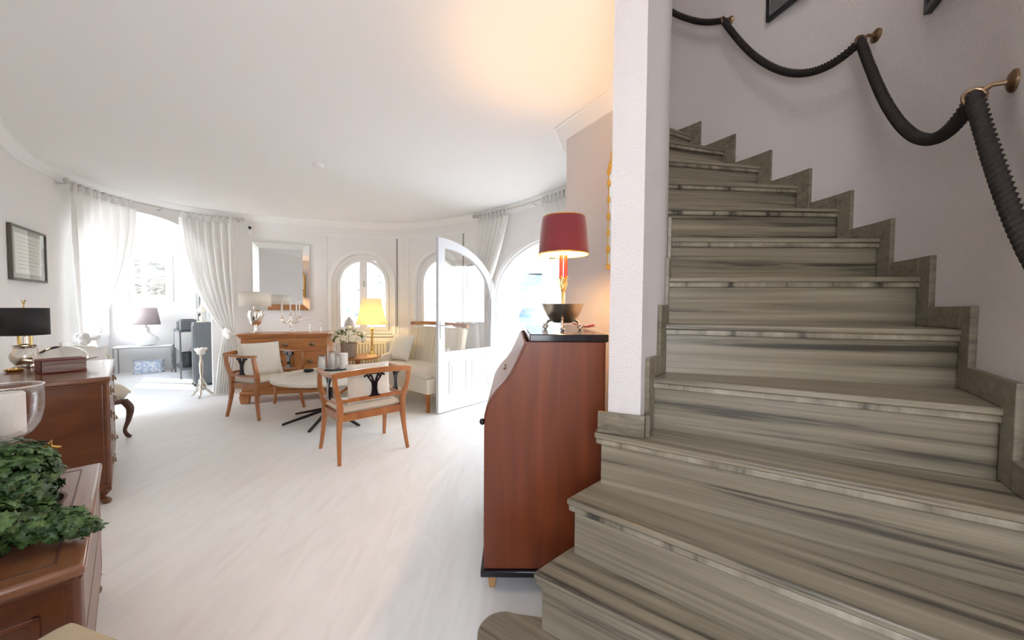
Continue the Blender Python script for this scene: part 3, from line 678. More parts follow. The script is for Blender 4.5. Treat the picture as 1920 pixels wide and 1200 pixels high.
# ---------------------------------------------------------------- armchairs
def armchair(label,loc,rz,grp):
    root=thing('armchair',label,'chair',loc,rz,grp); w=M['chairwood']; root.scale=(1.0,1.10,1.0)
    for sx in(-1,1):
        for sy in(-1,1):
            mb=MB()
            if sx<0: P=[(-.245,.262,0),(-.222,.256,.09),(-.200,.250,.20),(-.190,.244,.30),(-.188,.240,.385),(-.192,.240,.44),(-.203,.246,.49),(-.214,.262,.55),(-.218,.276,.62),(-.214,.283,.70)]
            else: P=[(.245,.262,0),(.222,.256,.09),(.200,.250,.20),(.190,.244,.30),(.188,.240,.385),(.196,.243,.43),(.210,.256,.49),(.214,.268,.55),(.206,.274,.62),(.190,.274,.68)]
            rc=[(.024,.024),(.026,.027),(.030,.031),(.036,.036),(.042,.038),(.042,.036),(.038,.034),(.034,.032),(.032,.030),(.032,.030)]
            P=[(x,sy*y,z) for x,y,z in P]; mb.tube(P,1,rect=rc,up=(0,1,0)); mb.build('leg',w,root,bevel=.004)
    mb=MB()
    for sy in(-1,1): mb.box((0,sy*.236,.355),(.36,.03,.06))
    for sx in(-1,1): mb.box((sx*.186,0,.355),(.03,.46,.06))
    mb.build('seat_rail',w,root,bevel=.004)
    mb=MB(); mb.cushion((0,0,.405),.385,.485,.075,M=Matrix.Rotation(R_(90),4,'X'),pw=10); mb.build('seat',M['cream'],root,smooth=60)
    mb=MB(); N=16; ys=[-.30+.60*i/N for i in range(N+1)]
    mb.tube([(-.214-.028*(1-(y/.30)**2),y,.700+.022*(1-(abs(y)/.30)**2)) for y in ys],1,rect=[(.046 if abs(y)<.28 else .036,.034) for y in ys],up=(0,0,1)); mb.build('crest_rail',w,root,bevel=.004)
    mb=MB(); mb.tube([(-.203-.02*(1-(y/.25)**2),y,.492+.006*(1-(abs(y)/.25)**2)) for y in [-.25+.5*i/10 for i in range(11)]],1,rect=(.030,.024),up=(0,0,1)); mb.build('lower_rail',w,root,bevel=.003)
    for sy in(-1,1):
        mb=MB(); mb.tube([(-.225,sy*.283,.702),(-.12,sy*.285,.694),(.02,sy*.282,.688),(.14,sy*.277,.692),(.225,sy*.274,.700)],1,rect=[(.026,.034),(.024,.036),(.024,.038),(.026,.038),(.020,.034)],up=(0,0,1)); mb.build('armrest',w,root,bevel=.004)
        mb=MB(); mb.tube([(-.20,sy*.250,.478),(.0,sy*.250,.472),(.205,sy*.252,.478)],1,rect=(.026,.022),up=(0,0,1)); mb.build('side_rail',w,root,bevel=.003)
    def splat(mm):
        mb=MB(); mb.M=mm      # palmette in the local xz plane
        mb.box((0,0,.006),(.085,.016,.012)); mb.box((0,0,.018),(.055,.014,.012))
        for x0,sp in((-.017,-.062),(-.006,-.03),(.006,.03),(.017,.062)):
            mb.tube([(x0*1.1,0,.02),(x0*.8,0,.07),(x0*1.0,0,.115),(x0*1.0+sp*.35,0,.150),(sp*.85,0,.176),(sp*1.15,0,.178),(sp*1.22,0,.166)],1,rect=[(.012,.012)]*4+[(.014,.012),(.016,.012),(.012,.012)],up=(0,1,0))
        mb.box((0,0,.19),(.13,.014,.014)); mb.build('splat',M['black'],root)
    splat(Matrix.Translation((-.228,0,.505))@Matrix.Rotation(R_(90),4,'Z'))
    for sy in(-1,1): splat(Matrix.Translation((.0,sy*.264,.485)))
    return root
armchair('open cherry wood armchair with black splat seen from behind, right of the round table',(-1.295,3.205,0),R_(133),'cherry wood armchairs')
armchair('open cherry wood armchair with upright cream pillow, left of the round table',(-2.87,4.29,0),R_(-18),'cherry wood armchairs')
def pillow(label,loc,w,h,t,rz,tilt,mt='linen',ry=0):
    mb=MB(); m=Matrix.Rotation(ry,4,'Y')@Matrix.Rotation(tilt,4,'X'); mb.cushion((0,0,0),w,h,t,M=m,pw=2.6); o=mb.build('pillow',M[mt],smooth=80); o.location=loc; o.rotation_euler=(0,0,rz); return tag(o,label,'pillow')
# ---------------------------------------------------------------- round table
def round_table():
    root=thing('round_coffee_table','round limed wood coffee table on splayed black iron legs','table',(-2.02,4.08,0))
    mb=MB(); mb.lathe([(0,.452),(.54,.452),(.565,.458),(.572,.47),(.572,.482),(.565,.489),(.43,.489),(.425,.487),(.42,.489),(0,.489)],n=72); mb.build('tabletop',M['tabletop'],root)
    mb=MB(); mb.lathe([(.05,.36),(.05,.385),(.13,.44),(.13,.452)],n=24); mb.lathe([(.018,.10),(.018,.40)],n=16); mb.lathe([(.03,.09),(.04,.11),(.03,.13)],n=16); mb.build('column',M['iron'],root)
    for k,(x,y) in enumerate(((-.36,-.30),(.03,-.50),(.44,-.30),(.42,.12),(-.10,.42),(-.45,.10))):
        mb=MB(); mb.tube([(x*.05,y*.05,.11),(x*.5,y*.5,.062),(x,y,.012)],1,rect=[(.03,.022),(.026,.024),(.016,.024)],up=(0,0,1)); mb.build('leg',M['iron'],root)
round_table()
TZ=.490
def candles():
    t=MB(); t.lathe([(0,.0),(.15,.0),(.168,.006),(.175,.016),(.170,.016),(.160,.010),(0,.007)],n=40,sx=1.1,sy=.8); o=t.build('tray',M['tray']); o.location=(-2.13,4.40,TZ); o.rotation_euler=(0,0,R_(25)); tag(o,'oval blue-black tray holding candles on the round table','tray')
    def pillar(name,x,y,r,h,lab,z=TZ+.008,holder=True):
        root=thing('candle_glass' if holder else 'pillar_candle',lab,'candle',(x,y,z),0,'white candles on the round table')
        if holder:
            mb=MB(); mb.lathe([(r+.011,.001),(r+.011,h*1.15)],n=28,caps=False); mb.build('glass_cylinder',M['glass'],root,solid=.002)
        mb=MB(); mb.lathe([(0,0),(r,0),(r,h-.004),(r-.004,h),(r*.3,h-.004),(0,h-.004)],n=24); c=mb.build('wax',M['wax'],root)
        mb=MB(); mb.tube([(0,0,h-.006),(.001,0,h+.008)],.0012,n=6); mb.build('wick',M['black'],c if False else root)
    pillar('a',-2.245,4.335,.038,.15,'white candle in a small glass at the left end of the tray')
    pillar('b',-2.145,4.375,.033,.19,'white candle inside the tall clear glass on the tray')
    pillar('c',-2.025,4.42,.046,.185,'stout white pillar candle at the right end of the tray',holder=False)
    pillar('d',-2.14,4.485,.030,.14,'slim white candle in a glass behind the others on the tray')
    mb=MB(); mb.lathe([(.056,.002),(.056,.285),(.054,.285)],n=32,caps=False); o=mb.build('glass_hurricane',M['glass'],solid=.0025); o.location=(-2.145,4.375,TZ+.008); tag(o,'tall clear glass cylinder in the middle of the tray','glass')
    mb=MB(); mb.lathe([(0,0),(.04,0),(.055,.012),(.05,.026),(.045,.014),(0,.008)],n=24); o=mb.build('metal_dish',M['iron']); o.location=(-2.34,4.22,TZ); tag(o,'small dark metal dish on the table left of the candle tray','dish')
candles()
# magazines beside the tray are the striped grey cushion top seen over the chair
# ---------------------------------------------------------------- sofa
def sofa():
    root=thing('sofa','cream striped sofa with high back and cherry wood crest rail behind the glazed door','sofa',(-1.232,4.915,0),R_(-41.2)); w=.64
    mb=MB(); mb.box((0,-.03,.31),(1.28,.62,.18)); mb.build('seat_base',M['cream'],root,bevel=.02,seg=3)
    mb=MB(); mb.cushion((0,-.05,.425),1.25,.60,.12,M=Matrix.Rotation(R_(90),4,'X'),pw=14,flat=.2); mb.build('seat_cushion',M['cream'],root,smooth=60)
    mb=MB(); mb.M=Matrix.Translation((0,.245,.71))@Matrix.Rotation(R_(-9),4,'X'); mb.box((0,0,-.02),(1.20,.09,.56)); mb.build('back',M['stripe'],root,bevel=.03,seg=3)
    mb=MB(); mb.tube([(-.63+1.26*i/12,.292-.0,1.0+.018*math.sin(math.pi*i/12)) for i in range(13)],1,rect=(.05,.045),up=(0,0,1)); mb.build('crest_rail',M['chairwood'],root,bevel=.008)
    for sx in(-1,1):
        mb=MB(); mb.cushion((sx*.585,.0,.46),.10,.26,.46,M=Matrix.Identity(4),pw=6,flat=.5); mb.build('arm',M['cream'],root,smooth=60)
    for sx in(-1,1):
        for sy in(-1,1):
            mb=MB(); mb.box((sx*.59,-.03+sy*.27,.11),(.035,.035,.22),top=(1.35,1.35)); mb.build('leg',M['chairwood'],root,bevel=.003)
sofa()
def WX(x,y,z,rz,o): m=Matrix.Translation(o)@Matrix.Rotation(rz,4,'Z'); return tuple(m@Vector((x,y,z)))
SO=((-1.232,4.915,0),R_(-41.2))
pillow('cream linen pillow leaning at the far left end of the sofa',WX(-.45,.0,.675,SO[1],SO[0]),.43,.38,.13,R_(-32),R_(-22))
pillow('pale pillow lying against the near end of the sofa, beside the door edge',WX(.50,-.02,.60,SO[1],SO[0]),.36,.30,.11,R_(-85),R_(-32))
pillow('upright cream linen pillow on the armchair left of the round table',(-2.95,4.30,.625),.44,.40,.13,R_(52),R_(-20))
pillow('grey-white pillow filling the back of the nearest armchair',(-1.215,3.115,.605),.37,.33,.11,R_(43),R_(-6))
# ---------------------------------------------------------------- honey cherry sideboard
def sideboard():
    u=Vector((.957,.287)); L=1.05
    root=thing('sideboard','honey-coloured cherry sideboard with oval dark pulls beneath the wall mirror','sideboard',(-2.94+.0,4.745,0),math.atan2(.287,.957)); w=M['oak']
    # local: x along, +y towards the wall, front at y=0
    mb=MB(); mb.box((0,.235,.49),(L-.06,.42,.72)); mb.build('body',w,root,bevel=.004)
    mb=MB(); mb.box((0,.225,.873),(L,.48,.03)); mb.box((0,.228,.848),(L-.03,.455,.022)); mb.build('top',w,root,bevel=.006)
    mb=MB(); mb.box((0,.23,.125),(L-.02,.45,.05)); mb.build('base_moulding',w,root,bevel=.01)
    for sx in(-1,1):
        for y in(.03,.42):
            mb=MB(); mb.box((sx*(L/2-.07),y,.05),(.085,.075,.10),top=(1.35,1.3)); mb.build('foot',w,root,bevel=.006)
    def pull(p,d):
        mb=MB(); mb.M=Matrix.Translation(p)@Matrix.Rotation(R_(90),4,'X'); mb.lathe([(0,0),(.032,0),(.032,.004),(.024,.007),(0,.008)],n=24,sx=1.25,sy=.85); mb.tube([(-.022,-.004,.008),(-.02,-.014,.018),(.02,-.014,.018),(.022,-.004,.008)],.0035,n=6); mb.build('pull',M['darkbrass'],d)
    def drawer(x0,x1,z0,z1,pulls):
        mb=MB(); mb.box(((x0+x1)/2,.020,(z0+z1)/2),(x1-x0-.012,.024,z1-z0-.012)); mb.box(((x0+x1)/2,.012,(z0+z1)/2),(x1-x0-.05,.012,z1-z0-.05)); d=mb.build('drawer',w,root,bevel=.003)
        for x in pulls: pull((x,.004,(z0+z1)/2),d)
    drawer(-.48,.48,.655,.835,(-.3,0,.32))
    for z0,z1 in((.40,.645),(.155,.39)):
        drawer(-.48,.09,z0,z1,(-.33,-.06)); drawer(.10,.48,z0,z1,(.29,))
sideboard()
def chest_lamp_white():
    root=thing('table_lamp','silver urn lamp with white drum shade standing on the sideboard','lamp',(-3.37,4.83,.889))
    mb=MB(); mb.lathe([(0,0),(.062,0),(.064,.008),(.055,.016),(.03,.024),(.016,.04),(.014,.075),(.022,.085),(.035,.095),(.062,.12),(.078,.16),(.085,.21),(.084,.25),(.078,.285),(.084,.295),(.080,.30),(.045,.305),(.018,.318),(.014,.35),(0,.35)],n=36); mb.build('urn_base',M['silver'],root)
    for s_ in(-1,1):
        mb=MB(); mb.tube([(s_*.08,0,.27),(s_*.108,0,.28),(s_*.112,0,.24),(s_*.085,0,.19)],.005,n=8); mb.build('handle',M['silver'],root)
    mb=MB(); mb.lathe([(.178,.345),(.178,.535)],n=48,caps=False); mb.build('lamp_shade',M['shade_wh'],root,solid=.002)
    mb=MB(); mb.tube([(0,0,.35),(0,0,.50)],.004); mb.sphere((0,0,.44),.028,(1,1,1.2),12,8); mb.build('bulb_fitting',M['wax'],root)
    o=light('lamp_bulb','POINT',(0,0,.44),15.0,(1,.80,.55),size=.03); o.parent=root
chest_lamp_white()
def globe(x,y,z,r,lab,stemh):
    root=thing('glass_globe_ornament',lab,'ornament',(x,y,z),0,'small glass globes on the sideboard')
    mb=MB(); mb.sphere((0,0,stemh+r),r,(1,1,1),20,12); mb.build('globe',M['glass'],root)
    mb=MB(); mb.lathe([(0,0),(.028,0),(.028,.004),(.006,.010),(.004,stemh),(.0,stemh)],n=16); mb.build('stand',M['silver'],root)
globe(-2.72,4.95,.889,.035,'small glass globe on a thin stand, the left one beside the candelabra',.115)
globe(-2.575,4.955,.889,.038,'small glass globe on a thin stand at the right end of the sideboard',.085)
def candelabra():
    root=thing('candelabra','five-light silver candelabra with tall white candles in front of the mirror','candelabra',(-2.97,4.93,.889),R_(17))
    mb=MB(); mb.lathe([(0,0),(.062,0),(.064,.008),(.05,.018),(.03,.026),(.014,.05),(.010,.07),(.018,.085),(.010,.10),(.009,.14),(.02,.155),(.012,.17),(.010,.215),(.022,.225),(.012,.235),(.0,.235)],n=28); mb.build('column',M['silver'],root)
    def cup(p): 
        mb=MB(); mb.lathe([(0,0),(.012,.004),(.022,.014),(.024,.017),(.012,.018),(.012,.035),(.014,.038),(0,.038)],p,n=16); mb.build('candle_cup',M['silver'],root)
        mb=MB(); mb.lathe([(.009,0),(.008,.17),(.003,.178),(.0,.180)],(p[0],p[1],p[2]+.036),n=12); mb.build('candle',M['wax'],root)
    cup((0,0,.235))
    for k in range(4):
        a=R_(45+90*k)*1.0; a=[R_(12),R_(168),R_(-35),R_(215)][k]; c,s_=math.cos(a),math.sin(a)
        mb=MB(); mb.tube([(r*c,r*s_,z) for r,z in((.01,.165),(.03,.135),(.065,.125),(.095,.145),(.105,.175),(.105,.185))],.0055,n=8)
        mb.tube([(r*c,r*s_,z) for r,z in((.05,.128),(.06,.15),(.075,.155),(.075,.14))],.0035,n=6); mb.build('arm',M['silver'],root)
        cup((.105*c,.105*s_,.185))
candelabra()
# ---------------------------------------------------------------- things hung on the round wall
def on_wall(s0,s1):
    a,b=Vector(WC.at(s0)[0]),Vector(WC.at(s1)[0]); m=(a+b)/2; d=(b-a).normalized(); n=Vector((-d.y,d.x)); mx=max((Vector(WC.at(s0+(s1-s0)*k/8)[0])-m).dot(-n) for k in range(9)); return m,math.atan2(d.y,d.x),(b-a).length,max(mx,0)
def wall_mirror():
    m,a,L,_=on_wall(7.86,8.59); root=thing('wall_mirror','large square mirror with a slanted mirrored border, hanging above the honey-coloured sideboard','mirror',(m.x,m.y,1.675),a)
    w,h=L/2,.495; d=.085
    mb=MB(); mb.box((0,-.012,0),(2*w-.02,.02,2*h-.02)); mb.build('backing',M['steel'],root)
    mb=MB(); mb.box((0,-.034,0),(2*(w-d),.012,2*(h-d))); mb.build('mirror_glass',M['mirror'],root)
    q=[(-w,-h),(w,-h),(w,h),(-w,h)]; p=[(-w+d,-h+d),(w-d,-h+d),(w-d,h-d),(-w+d,h-d)]
    for i in range(4):
        j=(i+1)%4; mb=MB(); o=[(q[i],-.024),(q[j],-.024),(p[j],-.052),(p[i],-.052)]
        vs=[(x,y,z) for (x,z),y in o]+[(x,-.02,z) for (x,z),y in o]
        mb.add(vs,[(0,1,2,3),(7,6,5,4),(0,4,5,1),(1,5,6,2),(2,6,7,3),(3,7,4,0)]); mb.build('bevelled_frame_strip',M['mirror'],root,smooth=0)
wall_mirror()
def framed(name,lab,cat,s0,s1,z0,z1,fr,frame_w,art,depth=.025,mat_in=None,out=0):
    m,a,L,bul=on_wall(s0,s1); root=thing(name,lab,cat,(m.x,m.y,(z0+z1)/2),a); w,h=L/2,(z1-z0)/2
    rect_frame(root,w,h,fr,frame_w,depth,art,off=-(bul+.002+out)); return root
def rect_frame(root,w,h,fr,fw,depth,art,off=0,glass=True):
    mb=MB()
    for cx,cz,sx,sz in((0,h-fw/2,2*w,fw),(0,-h+fw/2,2*w,fw),(-w+fw/2,0,fw,2*h-2*fw),(w-fw/2,0,fw,2*h-2*fw)): mb.box((cx,off-depth/2,cz),(sx,depth,sz))
    mb.build('frame',fr,root,bevel=.002)
    for nm,mt,k in art:
        mb=MB(); d={'mount':.010,'print':.0115}.get(nm,.0125); mb.box(((k[0]+k[2])/2*2*w-w,off-d+.003-(0),(k[1]+k[3])/2*2*h-h),((k[2]-k[0])*2*w,.004,(k[3]-k[1])*2*h)); mb.build(nm,mt,root)
    if glass: mb=MB(); mb.box((0,off-depth+.006,0),(2*w-2*fw,.002,2*h-2*fw)); mb.build('picture_glass',M['pane'],root)
M['fr_brown']=mat('grey_brown_frame',(.12,.105,.085),.5); M['fr_black']=mat('black_frame',(.012,.014,.018),.35); M['olive']=mat('olive_mount',(.36,.36,.27),.8)
M['sketch']=mat('pencil_cityscape',(.74,.74,.73),.8,var=((.36,.37,.34),(6,6,14),.44,.60,.8)); M['sketch_dark']=mat('pencil_shading',(.62,.62,.58),.8,var=((.20,.20,.17),(9,9,24),.40,.62,1))
framed('framed_document','framed document in a thin grey-brown frame on the left wall above the black-shaded lamp','picture',4.93,5.585,1.445,1.895,M['fr_brown'],.018,[('mount',M['olive'],(.03,.03,.97,.97)),('print',M['paper'],(.14,.13,.88,.87))]+[('text_line',M['ink'],(.20,.78-.07*k,.82-.08*(k%3),.795-.07*k)) for k in range(9)])
framed('framed_picture','small grey framed picture on the wall between the second window and the door','picture',11.17,11.44,1.50,1.85,M['grey'],.02,[('mount',M['paper'],(.05,.05,.95,.95)),('print',M['sketch_dark'],(.2,.2,.8,.8))])
def sensor(lab,loc,rz,k=1):
    root=thing('alarm_sensor',lab,'sensor',loc,rz)
    mb=MB(); mb.box((0,-.02,-.045*k),(.05*k,.035,.11*k)); mb.build('housing',M['plastic'],root,bevel=.008,seg=3)
    mb=MB(); mb.sphere((0,-.045,.012*k),.022*k,(1,1,1),14,10); mb.build('lens',M['blackplastic'],root)
(_x,_y),_n=WC.at(7.835); sensor('white alarm sensor with black dome on the wall left of the mirror',(_x,_y,2.35),math.atan2(_n[1],_n[0])-R_(90))
mb=MB(); mb.lathe([(0,-.03),(.035,-.03),(.045,-.02),(.05,0),(0,0)],n=28); o=mb.build('smoke_detector',M['plastic']); o.location=(-1.79,3.43,H-.0005); tag(o,'small round smoke detector on the living room ceiling','smoke detector')
def stair_picture(lab,p,z,wd,ht):
    q=OW.near(p); q-=wd; a,b=Vector(OW.at(q)[0]),Vector(OW.at(q+wd)[0]); m=(a+b)/2; d=(b-a).normalized(); n=Vector((-d.y,d.x))
    root=thing('framed_picture',lab,'picture',(m.x-0,m.y,z+ht/2),math.atan2(d.y,d.x)+math.pi); bul=0
    mx=max(abs((Vector(OW.at(q+wd*k/8)[0])-m).dot(n)) for k in range(9))
    rect_frame(root,(b-a).length/2,ht/2,M['fr_black'],.022,.025,[('mount',M['slate'],(.03,.03,.97,.97)),('print',M['sketch_dark'],(.2,.2,.8,.8))],off=.0+.0)
    root.location.x-=0
    return root
stair_picture('black framed picture high on the stair wall, the one nearer the pillar',(1.613,2.40),3.06,.42,.55)
stair_picture('black framed picture high on the stair wall, the one nearer the camera',(1.655,1.50),2.425,.40,.5)
# ---------------------------------------------------------------- mahogany chests on the left
def chest(label,corner,L,D,Hh,rows,panel=False,rz=R_(136.2)):
    root=thing('chest_of_drawers',label,'chest of drawers',(*corner,0),rz); w=M['mahog']
    mb=MB(); mb.box((L/2,D/2+.01,(Hh+.10)/2-.012),(L-.05,D-.05,Hh-.125)); mb.build('body',w,root,bevel=.006)
    mb=MB(); mb.box((L/2,D/2,Hh-.016),(L,D,.032)); mb.build('top',M['mahog_top'],root,bevel=.011,seg=4)
    mb=MB(); mb.box((L/2,D/2,Hh-.040),(L-.03,D-.03,.018)); mb.build('top_moulding',w,root,bevel=.006); mb=MB(); mb.box((L/2,D/2,.105),(L-.02,D-.02,.035)); mb.build('base_moulding',w,root,bevel=.006)
    # corner posts, one at each front edge
    for x in(.045,L-.045): mb=MB(); mb.lathe([(.02,.12),(.02,Hh-.05)],(x,.028,0),n=14); mb.build('corner_post',w,root)
    z0=.13; hh=(Hh-.05-z0)/rows
    for r in range(rows):
        mb=MB(); mb.box((L/2,.022,z0+hh*(r+.5)),(L-.15,.026,hh-.012)); d=mb.build('drawer',w,root,bevel=.005)
        for x in (() if panel else (L*.22,L*.78)):
            mb=MB(); zc=z0+hh*(r+.55); mb.box((x,.006,zc),(.08,.006,.05)); mb.tube([(x-.035,.0,zc),(x-.033,-.006,zc-.012),(x,-.008,zc-.02),(x+.033,-.006,zc-.012),(x+.035,.0,zc)],.004,n=6); mb.build('brass_handle',M['darkbrass'],d)
    for x in(.06,L-.06):
        for y in(.06,D-.06):
            sx=-1 if x<.1 else 1; sy=-1 if y<.1 else 1
            mb=MB(); mb.tube([(x,y,.11),(x+sx*.022,y+sy*.022,.075),(x+sx*.006,y+sy*.006,.038),(x+sx*.028,y+sy*.028,.012),(x+sx*.034,y+sy*.034,.006)],[.034,.03,.017,.022,.02],n=10); mb.lathe([(.018,0),(.022,.012),(.015,.03)],(x+sx*.028,y+sy*.028,0),n=12); mb.build('foot',w,root)
    if panel:
        mb=MB()
        for a,b,c,d in((.07,D-.07,.17,.185),(.07,D-.07,Hh-.12,Hh-.105),(.07,.085,.17,Hh-.105),(D-.085,D-.07,.17,Hh-.105)): mb.box((.021,(a+b)/2+.01,(c+d)/2),(.012,b-a,d-c))
        mb.build('side_panel_moulding',w,root,bevel=.003)
        mb=MB()
        for y in(.055,D-.055): mb.box((L/2,y,Hh+.0006),(L-.11,.0045,.0012))
        for x in(.055,L-.055,.33): mb.box((x,D/2,Hh+.0006),(.0045,D-.11,.0012))
        mb.build('inlay_line',M['brown'],root,smooth=0)
chest('tall mahogany chest of drawers holding the black-shaded lamp, against the left wall',(-2.50,2.28),1.08,.50,.80,4)
chest('low mahogany chest with inlaid top holding the ivy plant, nearest on the left',(-1.13,.955),.92,.47,.56,2,True)
CZ=.801
def pot_lamp():
    root=thing('table_lamp','table lamp with black drum shade on a rounded silver pot on the tall chest','lamp',(-3.45,2.60,CZ)); root.scale=(.92,.92,.90)
    mb=MB(); mb.lathe([(0,0),(.055,0),(.058,.006),(.045,.014),(.055,.025),(.073,.05),(.080,.08),(.075,.11),(.060,.135),(.055,.15),(.062,.168),(.072,.172),(.068,.175),(.045,.178),(.016,.185),(.012,.24),(0,.24)],n=36); mb.build('pot_base',M['silver'],root)
    for s_ in(-1,1): mb=MB(); mb.tube([(s_*.058,0,.16),(s_*.088,0,.165),(s_*.098,0,.11),(s_*.072,0,.05)],.005,n=8); mb.build('handle',M['silver'],root)
    mb=MB()
    for s_ in(-1,1): mb.lathe([(.010,.17),(.010,.25)],(s_*.045,0,0),n=12)
    mb.build('candle_arm',M['brass'],root)
    mb=MB(); mb.lathe([(.126,.253),(.126,.466)],n=48,caps=False); mb.build('lamp_shade',M['shade_bk'],root,solid=.002)
    mb=MB(); mb.tube([(0,0,.24),(0,0,.50)],.004); mb.sphere((0,0,.505),.008,(1,1,1),10,8); mb.tube([(0,0,.505),(.012,.004,.53)],.004,n=6); mb.tube([(0,0,.505),(-.012,-.004,.525)],.004,n=6)
    for k in range(3): a=2*math.pi*k/3; mb.tube([(0,0,.455),(.125*math.cos(a),.125*math.sin(a),.455)],.002,n=6)
    mb.build('finial_rod',M['brass'],root)
    o=light('lamp_bulb','POINT',(0,0,.34),.8,(1,.7,.35),size=.03); o.parent=root
pot_lamp()
def chest_items():
    root=thing('serving_dish','domed silver serving dish with cover behind the thick book on the tall chest','dish',(-3.19,2.60,CZ),R_(30))
    mb=MB(); mb.lathe([(0,0),(.06,0),(.075,.015),(.11,.045),(.125,.055),(.125,.06),(0,.06)],n=36,sx=1.15,sy=.8); mb.build('dish_body',M['oldsilver'],root)
    mb=MB(); mb.lathe([(.118,.06),(.115,.075),(.10,.105),(.07,.135),(.03,.152),(0,.155)],n=36,sx=1.15,sy=.8); c=mb.build('cover',M['silver'],root); mb=MB(); mb.sphere((0,0,.165),.012,(1,1,1),12,8); mb.build('knob',M['silver'],c)
    for s_ in(-1,1): mb=MB(); mb.tube([(s_*.13,-.03,.055),(s_*.175,-.02,.065),(s_*.175,.02,.065),(s_*.13,.03,.055)],.005); mb.build('handle',M['silver'],root)
    root=thing('old_book','thick maroon old book with worn page block on the front corner of the tall chest','book',(-2.995,2.325,CZ),R_(60.5))
    mb=MB(); mb.box((.098,.068,.006),(.200,.146,.010)); mb.box((.098,.068,.082),(.200,.146,.010)); mb.box((.098,.139,.044),(.200,.008,.086)); mb.box((.0,.069,.044),(.006,.140,.086)) ; mb.build('cover',M['book1'],root,bevel=.003)
    mb=MB(); mb.box((.101,.066,.044),(.188,.134,.066)); mb.build('pages',M['pages'],root)
    mb=MB(); mb.lathe([(0,0),(.03,0),(.045,.012),(.048,.016),(.044,.016),(.03,.006),(0,.006)],n=28); mb.sphere((0,0,.014),.022,(1.3,1,.5),12,8); o=mb.build('trinket_dish',M['brass']); o.location=(-3.29,2.42,CZ); tag(o,'little gold dish left of the thick book on the tall chest','dish')
    mb=MB(); mb.lathe([(0,0),(.19,0),(.21,.008),(.205,.009),(.185,.004),(0,.004)],n=40,sx=1.2,sy=.7); 
chest_items()
def hurricane():
    root=thing('hurricane_lantern','glass hurricane lantern with a fat white candle, behind the ivy plant','lantern',(-1.665,1.20,.561)); root.scale=(1,1,.965)
    mb=MB(); mb.lathe([(0,0),(.055,0),(.057,.006),(.04,.014),(.014,.03),(.010,.08),(.016,.10),(.024,.12),(.014,.14),(.010,.18),(.018,.20),(.013,.215),(.022,.228),(.034,.24),(.034,.244),(0,.244)],n=28); mb.build('stem',M['silver'],root)
    mb=MB(); mb.lathe([(.0,.2465),(.030,.248),(.055,.268),(.072,.300),(.080,.345),(.082,.40),(.080,.432)],n=48,caps=False); mb.build('glass_bowl',M['glass'],root,solid=.0025)
    mb=MB(); 
    mb.tube([(.0806*math.cos(a),.0806*math.sin(a),.432) for a in [2*math.pi*k/48 for k in range(48)]],.0025,n=8,closed=True); mb.build('rim',M['silver'],root)
    mb=MB(); mb.lathe([(0,.252),(.042,.262),(.044,.265),(.044,.405),(.040,.41),(.0,.406)],(-.002,-.002,0),n=28); mb.tube([(-.002,-.002,.40),(-.001,-.002,.42)],.0012,n=6); mb.build('candle',M['wax'],root)
hurricane()
def ivy():
    root=thing('potted_ivy','bushy trailing ivy plant on the low mahogany chest in the left foreground','plant',(-1.445,1.045,.561))
    mb=MB(); mb.lathe([(0,0),(.075,0),(.10,.09),(.105,.095),(.098,.095),(.09,.08),(0,.08)],n=28); mb.build('pot',M['brown'],root)
    rnd=random.Random(3); vs=[];fs=[]
    lobes=[(0,0),(.30,-.10),(.55,.10),(.36,.28),(.50,.62),(.20,.60),(0,1.0),(-.20,.60),(-.50,.62),(-.36,.28),(-.55,.10),(-.30,-.10)]
    def leaf(p,size,nrm,roll):
        n=Vector(nrm).normalized(); a=n.orthogonal().normalized(); b=n.cross(a); a2=a*math.cos(roll)+b*math.sin(roll); b2=n.cross(a2)
        o=len(vs); vs.append(Vector(p)+n*size*.10+b2*size*.3)
        for x,y in lobes: vs.append(Vector(p)+a2*x*size+b2*y*size-n*size*.16*(x*x+ (y-.3)**2))
        m=len(lobes)
        for k in range(m): fs.append((o,o+1+k,o+1+(k+1)%m))
    L=[]
    def blob(c,r,n,s0=.030,s1=.052):
        for _ in range(n):
            d=Vector((rnd.gauss(0,1),rnd.gauss(0,1),rnd.gauss(0,1))).normalized(); rr=rnd.uniform(.72,1.03); p=Vector(c)+Vector((d.x*r[0],d.y*r[1],d.z*r[2]))*rr
            if p.z<.012: p.z=.012+rnd.random()*.03
            leaf(p,rnd.uniform(s0,s1),d+Vector((rnd.uniform(-.5,.5),rnd.uniform(-.5,.5),rnd.uniform(.0,.7))),rnd.uniform(0,6.28))
    blob((0,0,.17),(.10,.10,.125),760,.020,.034); blob((0,0,.15),(.075,.075,.09),260,.020,.032)
    blob((.045,-.095,.10),(.085,.085,.085),420,.018,.032)
    # trailing shoots towards the front edge of the chest
    blob((.09,-.03,.07),(.07,.06,.055),240,.016,.028); blob((.15,-.005,.055),(.075,.045,.045),300,.013,.024); blob((.205,.01,.04),(.045,.03,.03),110,.010,.018)
    for k in range(7): leaf((.205+.006*k,.004+.004*k,.035+.004*(k%2)),.014,(0,0,1),k*2.1)
    mb=MB(); mb.add(vs,fs); mb.build('foliage',M['leaf'],root,smooth=0)
    mb=MB()
    for k in range(16):
        a=rnd.uniform(-1.2,1.6); r=rnd.uniform(.06,.11); mb.tube([(0,0,.09),(.4*r*math.cos(a),.4*r*math.sin(a),.16),(.8*r*math.cos(a),.8*r*math.sin(a),.09),(r*math.cos(a),r*math.sin(a),.035)],.002,n=5)
    mb.build('stem',M['leaf2'],root)
ivy()
